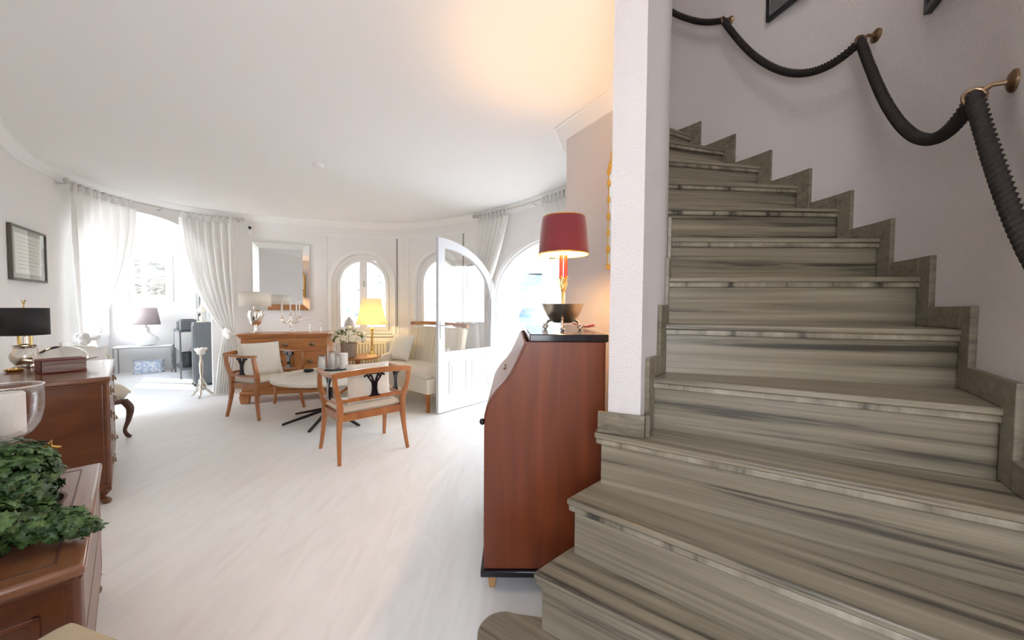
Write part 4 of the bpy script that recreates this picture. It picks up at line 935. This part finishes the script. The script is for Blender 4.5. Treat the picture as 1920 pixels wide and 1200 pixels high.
def gold_star():
    root=None; mb=MB(); 
    P=[]
    for k in range(10):
        a=math.pi*k/5+math.pi/2; r=.030 if k%2==0 else .012; P.append((r*math.cos(a),r*math.sin(a)))
    mb.prism(P,-.005,.005,'xzy'); mb.tube([(0,0,-.02),(-.01,0,-.06),(-.03,0,-.10)],.003,n=6); mb.tube([(-.01,0,-.03),(-.045,0,-.02),(-.06,0,-.04)],.006,n=6)
    o=mb.build('star_ornament',M['gold'],bevel=.0015); o.location=(-1.525,1.195,.775); o.rotation_euler=(R_(15),R_(20),R_(50)); tag(o,'small gold star ornament poking out of the ivy','ornament')
gold_star()
def foot_stool():
    root=thing('upholstered_chair','corner of a cream upholstered seat at the bottom left, closest to the camera','chair',(-.945,.64,0),R_(-15))
    mb=MB(); mb.cushion((0,0,.425),.42,.43,.12,M=Matrix.Rotation(R_(90),4,'X'),pw=10,flat=.3,n=20); mb.build('seat',M['beige'],root,smooth=80)
    mb=MB(); mb.box((0,0,.335),(.34,.36,.05)); mb.build('seat_frame',M['mahog'],root,bevel=.008)
    for sx in(-1,1):
        for sy in(-1,1): mb=MB(); mb.tube([(sx*.15,sy*.16,.33),(sx*.165,sy*.175,.24),(sx*.15,sy*.16,.10),(sx*.168,sy*.178,.0)],[.024,.022,.012,.018],n=10); mb.build('leg',M['mahog'],root)
foot_stool()
def salon_chair():
    root=thing('salon_chair','cream upholstered chair with carved cabriole legs beyond the tall chest','chair',(-3.88,3.33,0),R_(-28)); w=M['brown']
    mb=MB(); mb.cushion((0,0,.43),.46,.46,.16,M=Matrix.Rotation(R_(90),4,'X'),pw=7,flat=.1); mb.build('seat',M['cream'],root,smooth=80)
    mb=MB(); mb.box((0,0,.345),(.42,.42,.04)); mb.build('seat_frame',w,root,bevel=.01)
    for sx,sy in((1,1),(1,-1)): mb=MB(); q_=crom([(sx*.19,sy*.19,.35,.030),(sx*.222,sy*.222,.28,.029),(sx*.213,sy*.213,.17,.020),(sx*.192,sy*.192,.075,.014),(sx*.208,sy*.208,.022,.017),(sx*.225,sy*.225,.013,.011)],5); mb.tube([t_[:3] for t_ in q_],[t_[3] for t_ in q_],n=12); mb.build('leg',w,root)
    for sy in(-1,1): mb=MB(); mb.tube([(-.19,sy*.18,.35),(-.20,sy*.185,.2),(-.25,sy*.2,.0)],[.022,.018,.013],n=10); mb.build('leg',w,root)
    mb=MB(); mb.M=Matrix.Translation((-.235,0,.655))@Matrix.Rotation(R_(-10),4,'Y')@Matrix.Rotation(R_(90),4,'Z'); mb.cushion((0,0,0),.42,.36,.07,pw=4,flat=.1); mb.build('backrest',M['white_fab'],root,smooth=80)
    mb=MB(); mb.tube([(-.20,-.19,.36),(-.235,-.225,.55),(-.25,-.22,.74),(-.27,-.12,.83),(-.275,0,.85),(-.27,.12,.83),(-.25,.22,.74),(-.235,.225,.55),(-.20,.19,.36)],.012,n=8); mb.build('back_frame',M['cream_paint'],root)
salon_chair()
# ---------------------------------------------------------------- side table, lamp and roses below the first window
def side_group():
    tx,ty,tz=-2.22,5.28,.53
    root=thing('side_table','round orange-brown wooden side table between sofa and sideboard','table',(tx,ty,0))
    mb=MB(); mb.lathe([(0,tz-.025),(.29,tz-.025),(.30,tz-.015),(.30,tz-.005),(.295,tz),(0,tz)],n=48); mb.build('tabletop',M['oak'],root)
    mb=MB(); mb.lathe([(.03,.08),(.045,.12),(.028,.2),(.022,.36),(.035,.44),(.05,tz-.025)],n=20); mb.build('column',M['oak'],root)
    for k in range(3): a=R_(90+120*k); mb=MB(); mb.tube([(.02*math.cos(a),.02*math.sin(a),.12),(.14*math.cos(a),.14*math.sin(a),.08),(.24*math.cos(a),.24*math.sin(a),.015)],.018,n=8); mb.build('leg',M['oak'],root)
    root=thing('table_lamp','lit brass column lamp with square cream silk shade in front of the window','lamp',(-2.055,5.395,tz+.001),R_(18))
    mb=MB(); mb.box((0,0,.01),(.13,.13,.02)); mb.box((0,0,.03),(.10,.10,.02),top=(.8,.8)); mb.lathe([(.035,.04),(.02,.06),(.022,.075),(.018,.10),(.016,.36),(.022,.37),(.030,.385),(.018,.40),(.008,.41),(.006,.50),(0,.50)],n=24); mb.build('column',M['brass'],root)
    b,t,z0,z1=.215,.125,.455,.83; N=6; vs=[];fs=[]
    for i in range(N+1):
        f=i/N; h=b+(t-b)*(f**.72); z=z0+(z1-z0)*f
        for x,y in((-h,-h),(h,-h),(h,h),(-h,h)): vs.append((x,y,z))
    for i in range(N):
        for k in range(4): fs.append((4*i+k,4*i+(k+1)%4,4*i+4+(k+1)%4,4*i+4+k))
    mb=MB(); mb.add(vs,fs); mb.build('lamp_shade',M['shade_yel'],root,smooth=0,solid=.002)
    mb=MB(); mb.sphere((0,0,.60),.03,(1,1,1.3),12,8); mb.build('bulb',M['wax'],root)
    o=light('lamp_bulb','POINT',(0,0,.535),6.0,(1,.70,.30),size=.03); o.parent=root
    root=thing('rose_bouquet','bouquet of cream roses in a grey wicker vase beside the sideboard','flowers',(-2.275,5.12,tz+.001))
    mb=MB(); mb.lathe([(0,0),(.085,0),(.10,.04),(.105,.15),(.112,.20),(.112,.206),(.10,.206),(.095,.15),(0,.12)],n=32); mb.build('wicker_vase',M['wicker'],root)
    rnd=random.Random(5)
    mb=MB(); pts=[]
    for k in range(60):
        a=rnd.uniform(0,6.28); e=rnd.uniform(.0,1.45); r=.20; p=Vector((r*1.12*math.cos(a)*math.cos(e),r*1.0*math.sin(a)*math.cos(e),.245+.17*math.sin(e)))
        if any((p-q).length<.06 for q in pts): continue
        pts.append(p)
    for p in pts:
        mb=MB(); n_=Vector((p.x,p.y,p.z-.15)).normalized(); R=rnd.uniform(.04,.052)
        for ring,(rr,cnt,tilt) in enumerate(((1,7,.55),(.8,6,.9),(.55,5,1.2),(.3,4,1.4))):
            for j in range(cnt):
                an=2*math.pi*j/cnt+ring*.5; q=n_.orthogonal().normalized(); q2=n_.cross(q); dd=q*math.cos(an)+q2*math.sin(an)
                c=p+dd*R*rr*.5+n_*R*(1-rr)*.5; ax=(dd*math.cos(tilt)+n_*math.sin(tilt)).normalized(); sd=n_.cross(dd).normalized(); nn=ax.cross(sd)
                mb.M=Matrix.Translation(c)@Matrix((sd,ax,nn)).transposed().to_4x4(); mb.sphere((0,0,0),R*.52,(1,.8,.22),8,5); mb.M=None
        mb.build('rose',M['petal'],root,smooth=60)
    mb=MB()
    for k in range(60):
        a=rnd.uniform(0,6.28); e=rnd.uniform(-.2,1.3); p=Vector((.17*math.cos(a)*math.cos(e),.17*math.sin(a)*math.cos(e),.22+.15*math.sin(e))); d=Vector((math.cos(a),math.sin(a),rnd.uniform(-.3,.8))).normalized(); sd=d.orthogonal().normalized()
        mb.add([p,p+d*.03+sd*.014,p+d*.065,p+d*.03-sd*.014],[(0,1,2,3)])
    for p in pts[:12]: mb.tube([(0,0,.12),tuple(p*.6+Vector((0,0,.08))),tuple(p)],.003,n=5)
    mb.build('leaves_and_stems',M['leaf2'],root,smooth=0)
side_group()
def radiator():
    mb=MB(); root=thing('radiator','cream panelled radiator beneath the first arched window','radiator',(0,0,0))
    for k in range(15):
        mb=MB(); mb.fn=wmap; s0=9.02+.048*k; mb.box((s0+.02,-.085,.40),(.038,.06,.54)); mb.fn=None
        mb.build('radiator_column',M['cream_paint'],root,bevel=.008)
    mb=MB(); band(mb,frange(9.0,9.74,.1),.11,.15,-.10,-.07); band(mb,frange(9.0,9.74,.1),.66,.69,-.12,-.05); band(mb,[9.1,9.13],.0,.12,-.1,-.07); band(mb,[9.6,9.63],.0,.12,-.1,-.07); mb.build('pipe_and_cover',M['cream_paint'],root)
radiator()
def floor_candlestick():
    root=thing('floor_candlestick','ornate silver-white floor candlestick with a flower-shaped top beside the archway','candlestick',(-4.20,4.95,0))
    mb=MB(); mb.lathe([(0,.10),(.035,.10),(.045,.13),(.02,.16),(.03,.20),(.035,.23),(.016,.26),(.014,.30),(.022,.34),(.024,.46),(.015,.50),(.012,.56),(.024,.58),(.05,.595),(.055,.60),(0,.60)],n=20,); mb.build('column',M['oldsilver'],root)
    for k in range(3):
        a=R_(-60+120*k); c,s_=math.cos(a),math.sin(a); mb=MB(); mb.tube([(r*c,r*s_,z) for r,z in((.02,.22),(.05,.16),(.045,.11),(.085,.07),(.11,.03),(.13,.015),(.12,.045),(.10,.04))],[.012,.014,.016,.017,.014,.014,.01,.008],n=8); mb.build('scroll_foot',M['oldsilver'],root)
    mb=MB()
    for k in range(9):
        a=2*math.pi*k/9; mb.M=Matrix.Translation((.045*math.cos(a),.045*math.sin(a),.635))@Matrix.Rotation(a,4,'Z')@Matrix.Rotation(R_(35),4,'Y'); mb.sphere((0,0,0),.045,(.28,.7,1),10,6)
    mb.M=None; mb.lathe([(0,.60),(.04,.60),(.04,.665),(0,.665)],n=16); mb.build('flower_candle',M['wax'],root)
floor_candlestick()
def cloche(s_,off,z,r,h,lab,mt):
    (x,y),n=WC.at(s_,off); mb=MB(); mb.lathe([(0,0),(r,0),(r*1.02,h*.1),(r*.95,h*.5),(r*.7,h*.78),(r*.3,h*.93),(r*.2,h),(0,h)],n=24); o=mb.build('wicker_cloche',mt); o.location=(x,y,z); tag(o,lab,'ornament')
cloche(9.10,.21,.801,.085,.27,'grey-brown dome-shaped wicker ornament on the left of the first window sill',M['wicker'])
cloche(9.27,.21,.801,.03,.12,'small grey figure beside the wicker dome on the window sill',M['grey'])
# ---------------------------------------------------------------- curtains and rods
def rod(lab,s0,s1,z,brs,fin=(True,True)):
    root=thing('curtain_rod',lab,'curtain rod',(0,0,0),0)
    mb=MB(); mb.tube([wmap((s_,-.10,z)) for s_ in frange(s0,s1,.05)],.009,n=10,up=(0,0,1)); mb.build('rod',M['steel'],root)
    for s_,f in((s0,fin[0]),(s1,fin[1])):
        if f: mb=MB(); mb.sphere(wmap((s_,-.10,z)),.026,(1,1,1),16,10); mb.build('finial',M['steel'],root)
    for s_ in brs: mb=MB(); mb.tube([wmap((s_,0,z-.02)),wmap((s_,-.05,z-.02)),wmap((s_,-.10,z-.005))],.007,n=8); mb.lathe([(.02,0),(.02,.006)],wmap((s_,-.012,z-.024)),n=12); mb.build('bracket',M['steel'],root)
rod('thin steel curtain rod curving along the wall above the archway',5.75,7.75,2.46,(5.80,6.85,7.70))
rod('thin steel curtain rod curving along the wall above the glazed door',11.38,13.75,2.495,(11.42,12.46,13.7),(True,False))
def curtain(lab,s0,s1,zr,ts,tz,tw,bw,bs,seed,swing=1.4,pleats=7):
    root=thing('curtain',lab,'curtain',(0,0,0),0,'sheer tab-top curtains'); rnd=random.Random(seed); ph=rnd.uniform(0,6)
    zt=zr-.075; nu,nv=110,46
    def P(u,v):
        if v<.62:
            f=v/.62; z=zt+(tz-zt)*f; e=f**swing*(1-.0); e=e*e*(3-2*e) if False else e
            s_=(s0+(s1-s0)*u)*(1-e)+(ts+(u-.5)*tw)*e; amp=.028*(1-e)+.016*e+.012*math.sin(math.pi*f)
            z-=.10*f*(1-f)*abs(u-(0 if ts<s0+.1 else 1))
            z=z if f<.999 else tz
        else:
            f=(v-.62)/.38; z=tz+(.02-tz)*f; g=min(1,f*2.2)**.7; s_=ts+(bs-ts)*f+(u-.5)*(tw+(bw-tw)*g); amp=.016+.022*g
        o=-.10-amp*math.sin(2*math.pi*pleats*u+ph+.5*math.sin(5*u+ph))
        return wmap((s_,min(o,-.03),z))
    mb=MB(); mb.surf(P,nu,nv); mb.build('curtain_panel',M['sheer'],root,smooth=80)
    n=8
    for k in range(n):
        s_=s0+(s1-s0)*(k+.5)/n; mb=MB(); w=.022
        mb.add([wmap((s_-w,-.085,zt-.01)),wmap((s_+w,-.085,zt-.01)),wmap((s_+w,-.086,zr+.012)),wmap((s_-w,-.086,zr+.012)),wmap((s_-w,-.114,zr+.012)),wmap((s_+w,-.114,zr+.012)),wmap((s_+w,-.115,zt-.01)),wmap((s_-w,-.115,zt-.01))],[(0,1,2,3),(3,2,5,4),(4,5,6,7)])
        mb.build('tab',M['sheer'],root,solid=.001)
    c=wmap((ts,-.11,tz)); mb=MB(); mb.M=Matrix.Translation(c)
    mb.tube([((tw*.55)*math.cos(a),.05*math.sin(a),.012*math.sin(3*a)) for a in [2*math.pi*k/20 for k in range(20)]],.018,n=8,closed=True)
    for k in range(5): mb.sphere((rnd.uniform(-.04,.04),rnd.uniform(-.07,-.04),rnd.uniform(-.05,.04)),.038,(1.1,.7,1),12,8)
    mb.build('tie_knot',M['white_fab'],root)
curtain('sheer white curtain tied back on the left side of the archway, beside the framed document',5.80,6.56,2.46,5.96,.90,.16,.34,5.92,1,1.9)
curtain('sheer white curtain knotted on the right side of the archway',7.03,7.66,2.46,7.58,.86,.14,.22,7.50,2,1.9)
curtain('sheer white curtain swept left beside the glazed door',11.46,12.04,2.495,11.38,1.10,.13,.20,11.40,3,1.15)
curtain('sheer white curtain on the right of the glazed door, mostly hidden by the burgundy lamp',12.62,13.15,2.495,13.78,1.02,.13,.22,13.8,4,1.2)
# ---------------------------------------------------------------- things in the room beyond the arch
def far_things():
    nW=Vector((-U_.y,U_.x)); angU=math.atan2(U_.y,U_.x)
    c=A_+U_*.56; root=thing('framed_picture','large white-framed pencil cityscape on the far wall seen through the archway','picture',(c.x,c.y,1.75),angU)
    rect_frame(root,.315,.45,M['plastic'],.03,.025,[('mount',M['white_fab'],(.05,.03,.95,.97)),('print',M['sketch'],(.17,.16,.83,.86)),('city_foreground',M['sketch_dark'],(.17,.16,.83,.40))],off=-.002)
    t=A_+U_*.50-nW*.32; root=thing('console_table','low glass-topped console table with thin dark metal legs in the far room','table',(t.x,t.y,0),angU)
    mb=MB(); mb.box((0,0,.495),(.76,.40,.012)); mb.build('glass_top',M['plastic'],root)
    mb=MB()
    for y in(-.19,.19): mb.box((0,y,.48),(.76,.016,.018))
    for x in(-.37,.37): mb.box((x,0,.48),(.016,.38,.018))
    mb.build('frame',M['grey'],root)
    for x in(-.37,.37):
        for y in(-.19,.19): mb=MB(); mb.box((x,y,.236),(.016,.016,.472)); mb.build('leg',M['grey'],root)
    mb=MB(); mb.tube([(.37,-.18,.02),(.37,.18,.46)],.005); mb.tube([(.37,.18,.02),(.37,-.18,.46)],.005); mb.build('cross_brace',M['grey'],root)
    lp=t+U_*.02; root=thing('table_lamp','lamp with mauve-grey shade and squat white base on the console table','lamp',(lp.x,lp.y,.502))
    mb=MB(); mb.lathe([(0,0),(.07,0),(.13,.03),(.17,.09),(.16,.15),(.10,.20),(.055,.24),(.045,.30),(.05,.33),(.02,.345),(.012,.40),(0,.40)],n=32); mb.build('ceramic_base',M['plastic'],root)
    mb=MB(); mb.lathe([(.20,.385),(.155,.69)],n=40,caps=False); mb.build('lamp_shade',M['shade_pk'],root,solid=.002)
    mb=MB(); mb.tube([(0,0,.40),(0,0,.66)],.004)
    for k in range(3): a=2*math.pi*k/3; mb.tube([(0,0,.65),(.155*math.cos(a),.155*math.sin(a),.68)],.002,n=6)
    mb.build('shade_spider',M['brass'],root)
    bp=t+U_*.05-nW*.0; mb=MB(); mb.cushion((0,0,.12),.42,.24,.24,pw=5,flat=.2); mb.box((0,0,.02),(.36,.2,.03)); o=mb.build('fabric_basket',M['bluewhite'],smooth=60); o.location=(bp.x,bp.y,.0); o.rotation_euler=(0,0,angU); tag(o,'blue and white patterned fabric basket under the console table','basket')
    sp=t+U_*.54-nW*.05; root=thing('folding_stand','thin metal folding stand with curved crossed legs right of the console table','stand',(sp.x,sp.y,0),angU)
    for y in(-.12,.12):
        mb=MB(); mb.tube([(-.17,y,0),(-.05,y,.22),(.05,y,.32),(.10,y,.42)],.006); mb.tube([(.17,y,0),(.05,y,.22),(-.05,y,.32),(-.10,y,.42)],.006); mb.build('crossed_legs',M['steel'],root)
    mb=MB()
    for x in(-.1,.1): mb.tube([(x,-.12,.42),(x,.12,.42)],.006)
    mb.build('crossbar',M['steel'],root)
    sensor('white alarm sensor high on the far wall of the room beyond the arch',(*(A_+U_*1.03),2.35),angU,.8)
    # bookcase along the right-hand wall
    q=(D_-B_).normalized(); nb=Vector((-q.y,q.x)); nb=nb if nb.dot(Vector((.7,.7)))>0 else -nb; angQ=math.atan2(q.y,q.x)
    base=B_+q*.06-nb*.005; Lb=2.25; Db=.26
    root=thing('bookcase','tall white bookcase with dark and coloured books beyond the archway','bookcase',(base.x,base.y,0),angQ)
    # local: x along q, wall at y=+0 -> shelves towards -y
    for x in(.012,.75,1.5,Lb-.012): mb=MB(); mb.box((x,-Db/2,1.05),(.022,Db,2.1)); mb.build('upright',M['plastic'],root)
    zs=[.04,.42,.80,1.15,1.50,1.82,2.09]
    for z in zs: mb=MB(); mb.box((Lb/2,-Db/2+.002,z),(Lb-.024,Db-.006,.022)); mb.build('shelf',M['plastic'],root)
    mb=MB(); mb.box((Lb/2,-.006,1.05),(Lb-.03,.01,2.08)); mb.build('back_panel',M['plastic'],root)
    cols=[((.55,.62,.70),'pale blue'),((.62,.40,.28),'tan'),((.60,.22,.25),'red'),((.70,.70,.68),'grey-white'),((.10,.10,.11),'black'),((.32,.36,.30),'olive')]; rnd=random.Random(9)
    ms=[mat('book_'+n.replace(' ','_').replace('-','_'),c_,.6) for c_,n in cols]; ords=['lowest','second','third','fourth','fifth','topmost']
    mx=Matrix.Rotation(angQ,4,'Z')
    for si in range(6):
        x=.04+rnd.uniform(0,.1)
        for k in range(7):
            th=rnd.uniform(.03,.055); h=min(rnd.uniform(.20,.28),zs[si+1]-zs[si]-.04); ci=(rnd.randrange(6) if si>2 else rnd.choice((3,4,4)))
            root2=thing('book','%s book standing on the %s shelf of the white bookcase'%(cols[ci][1],ords[si]),'book',tuple(Vector((base.x,base.y,zs[si]+.0115))+mx@Vector((x+th/2,-Db+.10,0))),angQ,'books on the %s shelf'%ords[si])
            mb=MB(); mb.box((-th/2+.0015,0,h/2),(.003,.17,h)); mb.box((th/2-.0015,0,h/2),(.003,.17,h)); mb.box((0,-.0835,h/2),(th,.003,h)); mb.build('cover',ms[ci],root2)
            mb=MB(); mb.box((0,.002,h/2),(th-.006,.16,h-.01)); mb.build('pages',M['paper'],root2)
            x+=th+.004
            if k==3 and si%2: x+=.06
    # narrow work table with grey panels and a printer
    p0=Vector((-5.79,6.56)); root=thing('work_table','narrow grey metal work table with panelled end in front of the bookcase','table',(p0.x,p0.y,0),angQ)
    mb=MB(); mb.box((0,0,.80),(.95,.30,.02)); mb.build('tabletop',M['slate'],root)
    for x in(-.46,.46):
        for y in(-.14,.14): mb=MB(); mb.box((x,y,.395),(.022,.022,.79)); mb.build('leg',M['slate'],root)
    mb=MB(); mb.box((0,-.14,.62),(.88,.012,.30)); mb.build('modesty_panel',M['grey'],root)
    mb=MB(); mb.box((0,0,.15),(.90,.27,.015)); mb.build('lower_shelf',M['slate'],root)
    for x,w_,h,nm,lab,mt in((-.20,.34,.14,'printer','black printer on the narrow work table in the far room',M['blackplastic']),(.24,.26,.18,'storage_box','black storage box on the work table beside the printer',M['slate'])):
        r2=thing(nm,lab,nm.replace('_',' '),tuple(Vector((p0.x,p0.y,.811))+mx@Vector((x,0,0))),angQ)
        mb=MB(); mb.box((0,0,h/2),(w_,.25,h)); mb.build('casing',mt,r2,bevel=.015,seg=3); mb=MB(); mb.box((0,-.02,h+.006),(w_*.8,.16,.012)); mb.build('lid',M['blackplastic'],r2,bevel=.004)
    r2=thing('waste_bin','dark bin on the floor shelf under the work table','bin',tuple(Vector((p0.x,p0.y,.158))+mx@Vector((.1,0,0))),angQ); mb=MB(); mb.lathe([(0,0),(.09,0),(.11,.26),(.105,.26),(.085,.01),(0,.01)],n=24); mb.build('bin_body',M['blackplastic'],r2)
    p1=Vector((-4.88,5.78)); root=thing('speaker_cabinet','tall dark slate cabinet standing just inside the archway','cabinet',(p1.x,p1.y,0),angQ)
    mb=MB(); mb.box((0,0,.50),(.26,.22,.96)); mb.build('body',M['slate'],root,bevel=.008); mb=MB(); mb.box((0,-.114,.5),(.2,.008,.86)); mb.build('door_panel',M['slate'],root,bevel=.003); mb=MB(); mb.box((0,0,.01),(.28,.24,.02)); mb.build('plinth',M['blackplastic'],root)
    root=thing('lantern_ornament','cream pointed lantern standing on the tall dark cabinet','lantern',(p1.x,p1.y,.981)); mb=MB(); mb.lathe([(0,0),(.06,0),(.06,.02),(.05,.02)],n=8); mb.lathe([(.055,.16),(.07,.17),(.045,.21),(.02,.24),(.012,.29),(0,.31)],n=8)
    for k in range(4): a=math.pi/4+math.pi/2*k; mb.tube([(.05*math.cos(a),.05*math.sin(a),.02),(.05*math.cos(a),.05*math.sin(a),.165)],.006,n=6)
    mb.build('lantern_frame',M['cream_paint'],root); mb=MB(); mb.lathe([(.025,.02),(.025,.10),(0,.10)],n=14); mb.build('candle',M['wax'],root)
far_things()
# ---------------------------------------------------------------- terrace and view
def terrace():
    S=frange(8.0,14.0,.15); mb=MB(); band(mb,S,-.14,-.02,T+.11,4.2); struct(mb.build('terrace_floor',M['stone'],smooth=0))
    mb=MB(); band(mb,S,-.02,.80,4.0,4.2); band(mb,S,.80,.84,3.97,4.23); struct(mb.build('terrace_parapet',M['parapet'],smooth=30))
    mb=MB(); band(mb,frange(8.2,10.0,.15),2.24,2.34,T,1.75); struct(mb.build('roof_soffit',M['soffit'],smooth=30))
    root=thing('awning','mustard canvas awning stretched above the terrace outside','awning',(0,0,0))
    mb=MB(); vs=[];Sa=frange(10.05,13.9,.1)
    for s_ in Sa: vs+= [wmap((s_,.50,2.55)),wmap((s_,1.9,2.12))]
    mb.add(vs,[(2*i,2*i+1,2*i+3,2*i+2) for i in range(len(Sa)-1)]); mb.build('canvas',M['awning'],root,solid=.004)
    mb=MB(); mb.tube([wmap((s_,1.9,2.11)) for s_ in Sa],.025); mb.build('front_bar',M['plastic'],root)
    for s_ in(10.1,12.0,13.85): mb=MB(); mb.tube([wmap((s_,.36,2.35)),wmap((s_,1.88,2.10))],.015); mb.build('arm',M['plastic'],root)
    def tchair(lab,loc,rz):
        root=thing('folding_chair',lab,'chair',loc,rz,'wooden terrace chairs'); w=M['teak']
        for y in(-.22,.22):
            mb=MB(); mb.tube([(-.22,y,0),(.20,y,.44)],1,rect=(.02,.035),up=(0,1,0)); mb.build('leg',w,root); mb=MB(); mb.tube([(.24,y,0),(-.10,y,.42),(-.26,y,.92)],1,rect=(.02,.035),up=(0,1,0)); mb.build('leg',w,root)
        mb=MB()
        for k in range(6): mb.box((-.17+.075*k,0,.445),(.055,.44,.016))
        mb.build('seat',w,root)
        mb=MB()
        for k in range(4): mb.box((-.17-.026*k,0,.62+.08*k),(.014,.44,.05),ry=R_(-18))
        mb.build('backrest',w,root)
    tchair('wooden folding chair on the terrace seen through the door opening, the left one',(.10,6.55,-.019),R_(200))
    tchair('wooden folding chair on the terrace seen through the door opening, the right one',(.78,6.2,-.019),R_(150))
    root=thing('terrace_table','white round table on the terrace outside the door','table',(.55,7.1,-.019)); mb=MB(); mb.lathe([(0,.70),(.4,.70),(.4,.73),(0,.73)],n=36); mb.build('tabletop',M['parapet'],root); mb=MB(); mb.lathe([(.2,0),(.2,.02),(.03,.05),(.03,.70)],n=20); mb.build('pedestal',M['parapet'],root)
terrace()
def hills():
    from mathutils import noise
    nx,ny=90,60; vs=[]
    def hz(x,y):
        d=max(0,(y-30)/170); ridge=math.exp(-((x+15)/75)**2)*30+math.exp(-((x-95)/60)**2)*26
        return -14+d*d*(18+ridge)*1.0+noise.noise(Vector((x*.03,y*.03,0)))*4*d
    for j in range(ny+1):
        for i in range(nx+1):
            x=-260+520*i/nx; y=24+200*j/ny; vs.append((x,y,hz(x,y)))
    mb=MB(); mb.add(vs,[(j*(nx+1)+i,j*(nx+1)+i+1,(j+1)*(nx+1)+i+1,(j+1)*(nx+1)+i) for j in range(ny) for i in range(nx)]); struct(mb.build('hillside',M['hill'],smooth=80))
    rnd=random.Random(4); proto=None
    for k in range(12):
        x=-70+11.5*k; y=(120,165,140)[k%3]; x=x*y/150
        if proto is None:
            proto=thing('distant_house','pale house with low tiled roof far off on the hillside','house',(x,y,hz(x,y)-1),rnd.uniform(0,1.5),'pale houses on the hillside')
            mb=MB(); mb.box((0,0,2.6),(9,7,6.4)); mb.build('wall',M['parapet'],proto)
            mb=MB(); mb.add([(-5,-4,5.8),(5,-4,5.8),(5,4,5.8),(-5,4,5.8),(-3,0,7.6),(3,0,7.6)],[(3,2,1,0),(0,1,5,4),(1,2,5),(2,3,4,5),(3,0,4)]); mb.build('roof',M['tile'],proto,smooth=0)
            for xx in(-2.5,2.5): mb=MB(); mb.box((xx,-3.52,3.4),(1.2,.1,1.6)); mb.build('window',M['slate'],proto)
        else: dup(proto,(x,y,hz(x,y)-1),rnd.uniform(0,1.5))
hills()
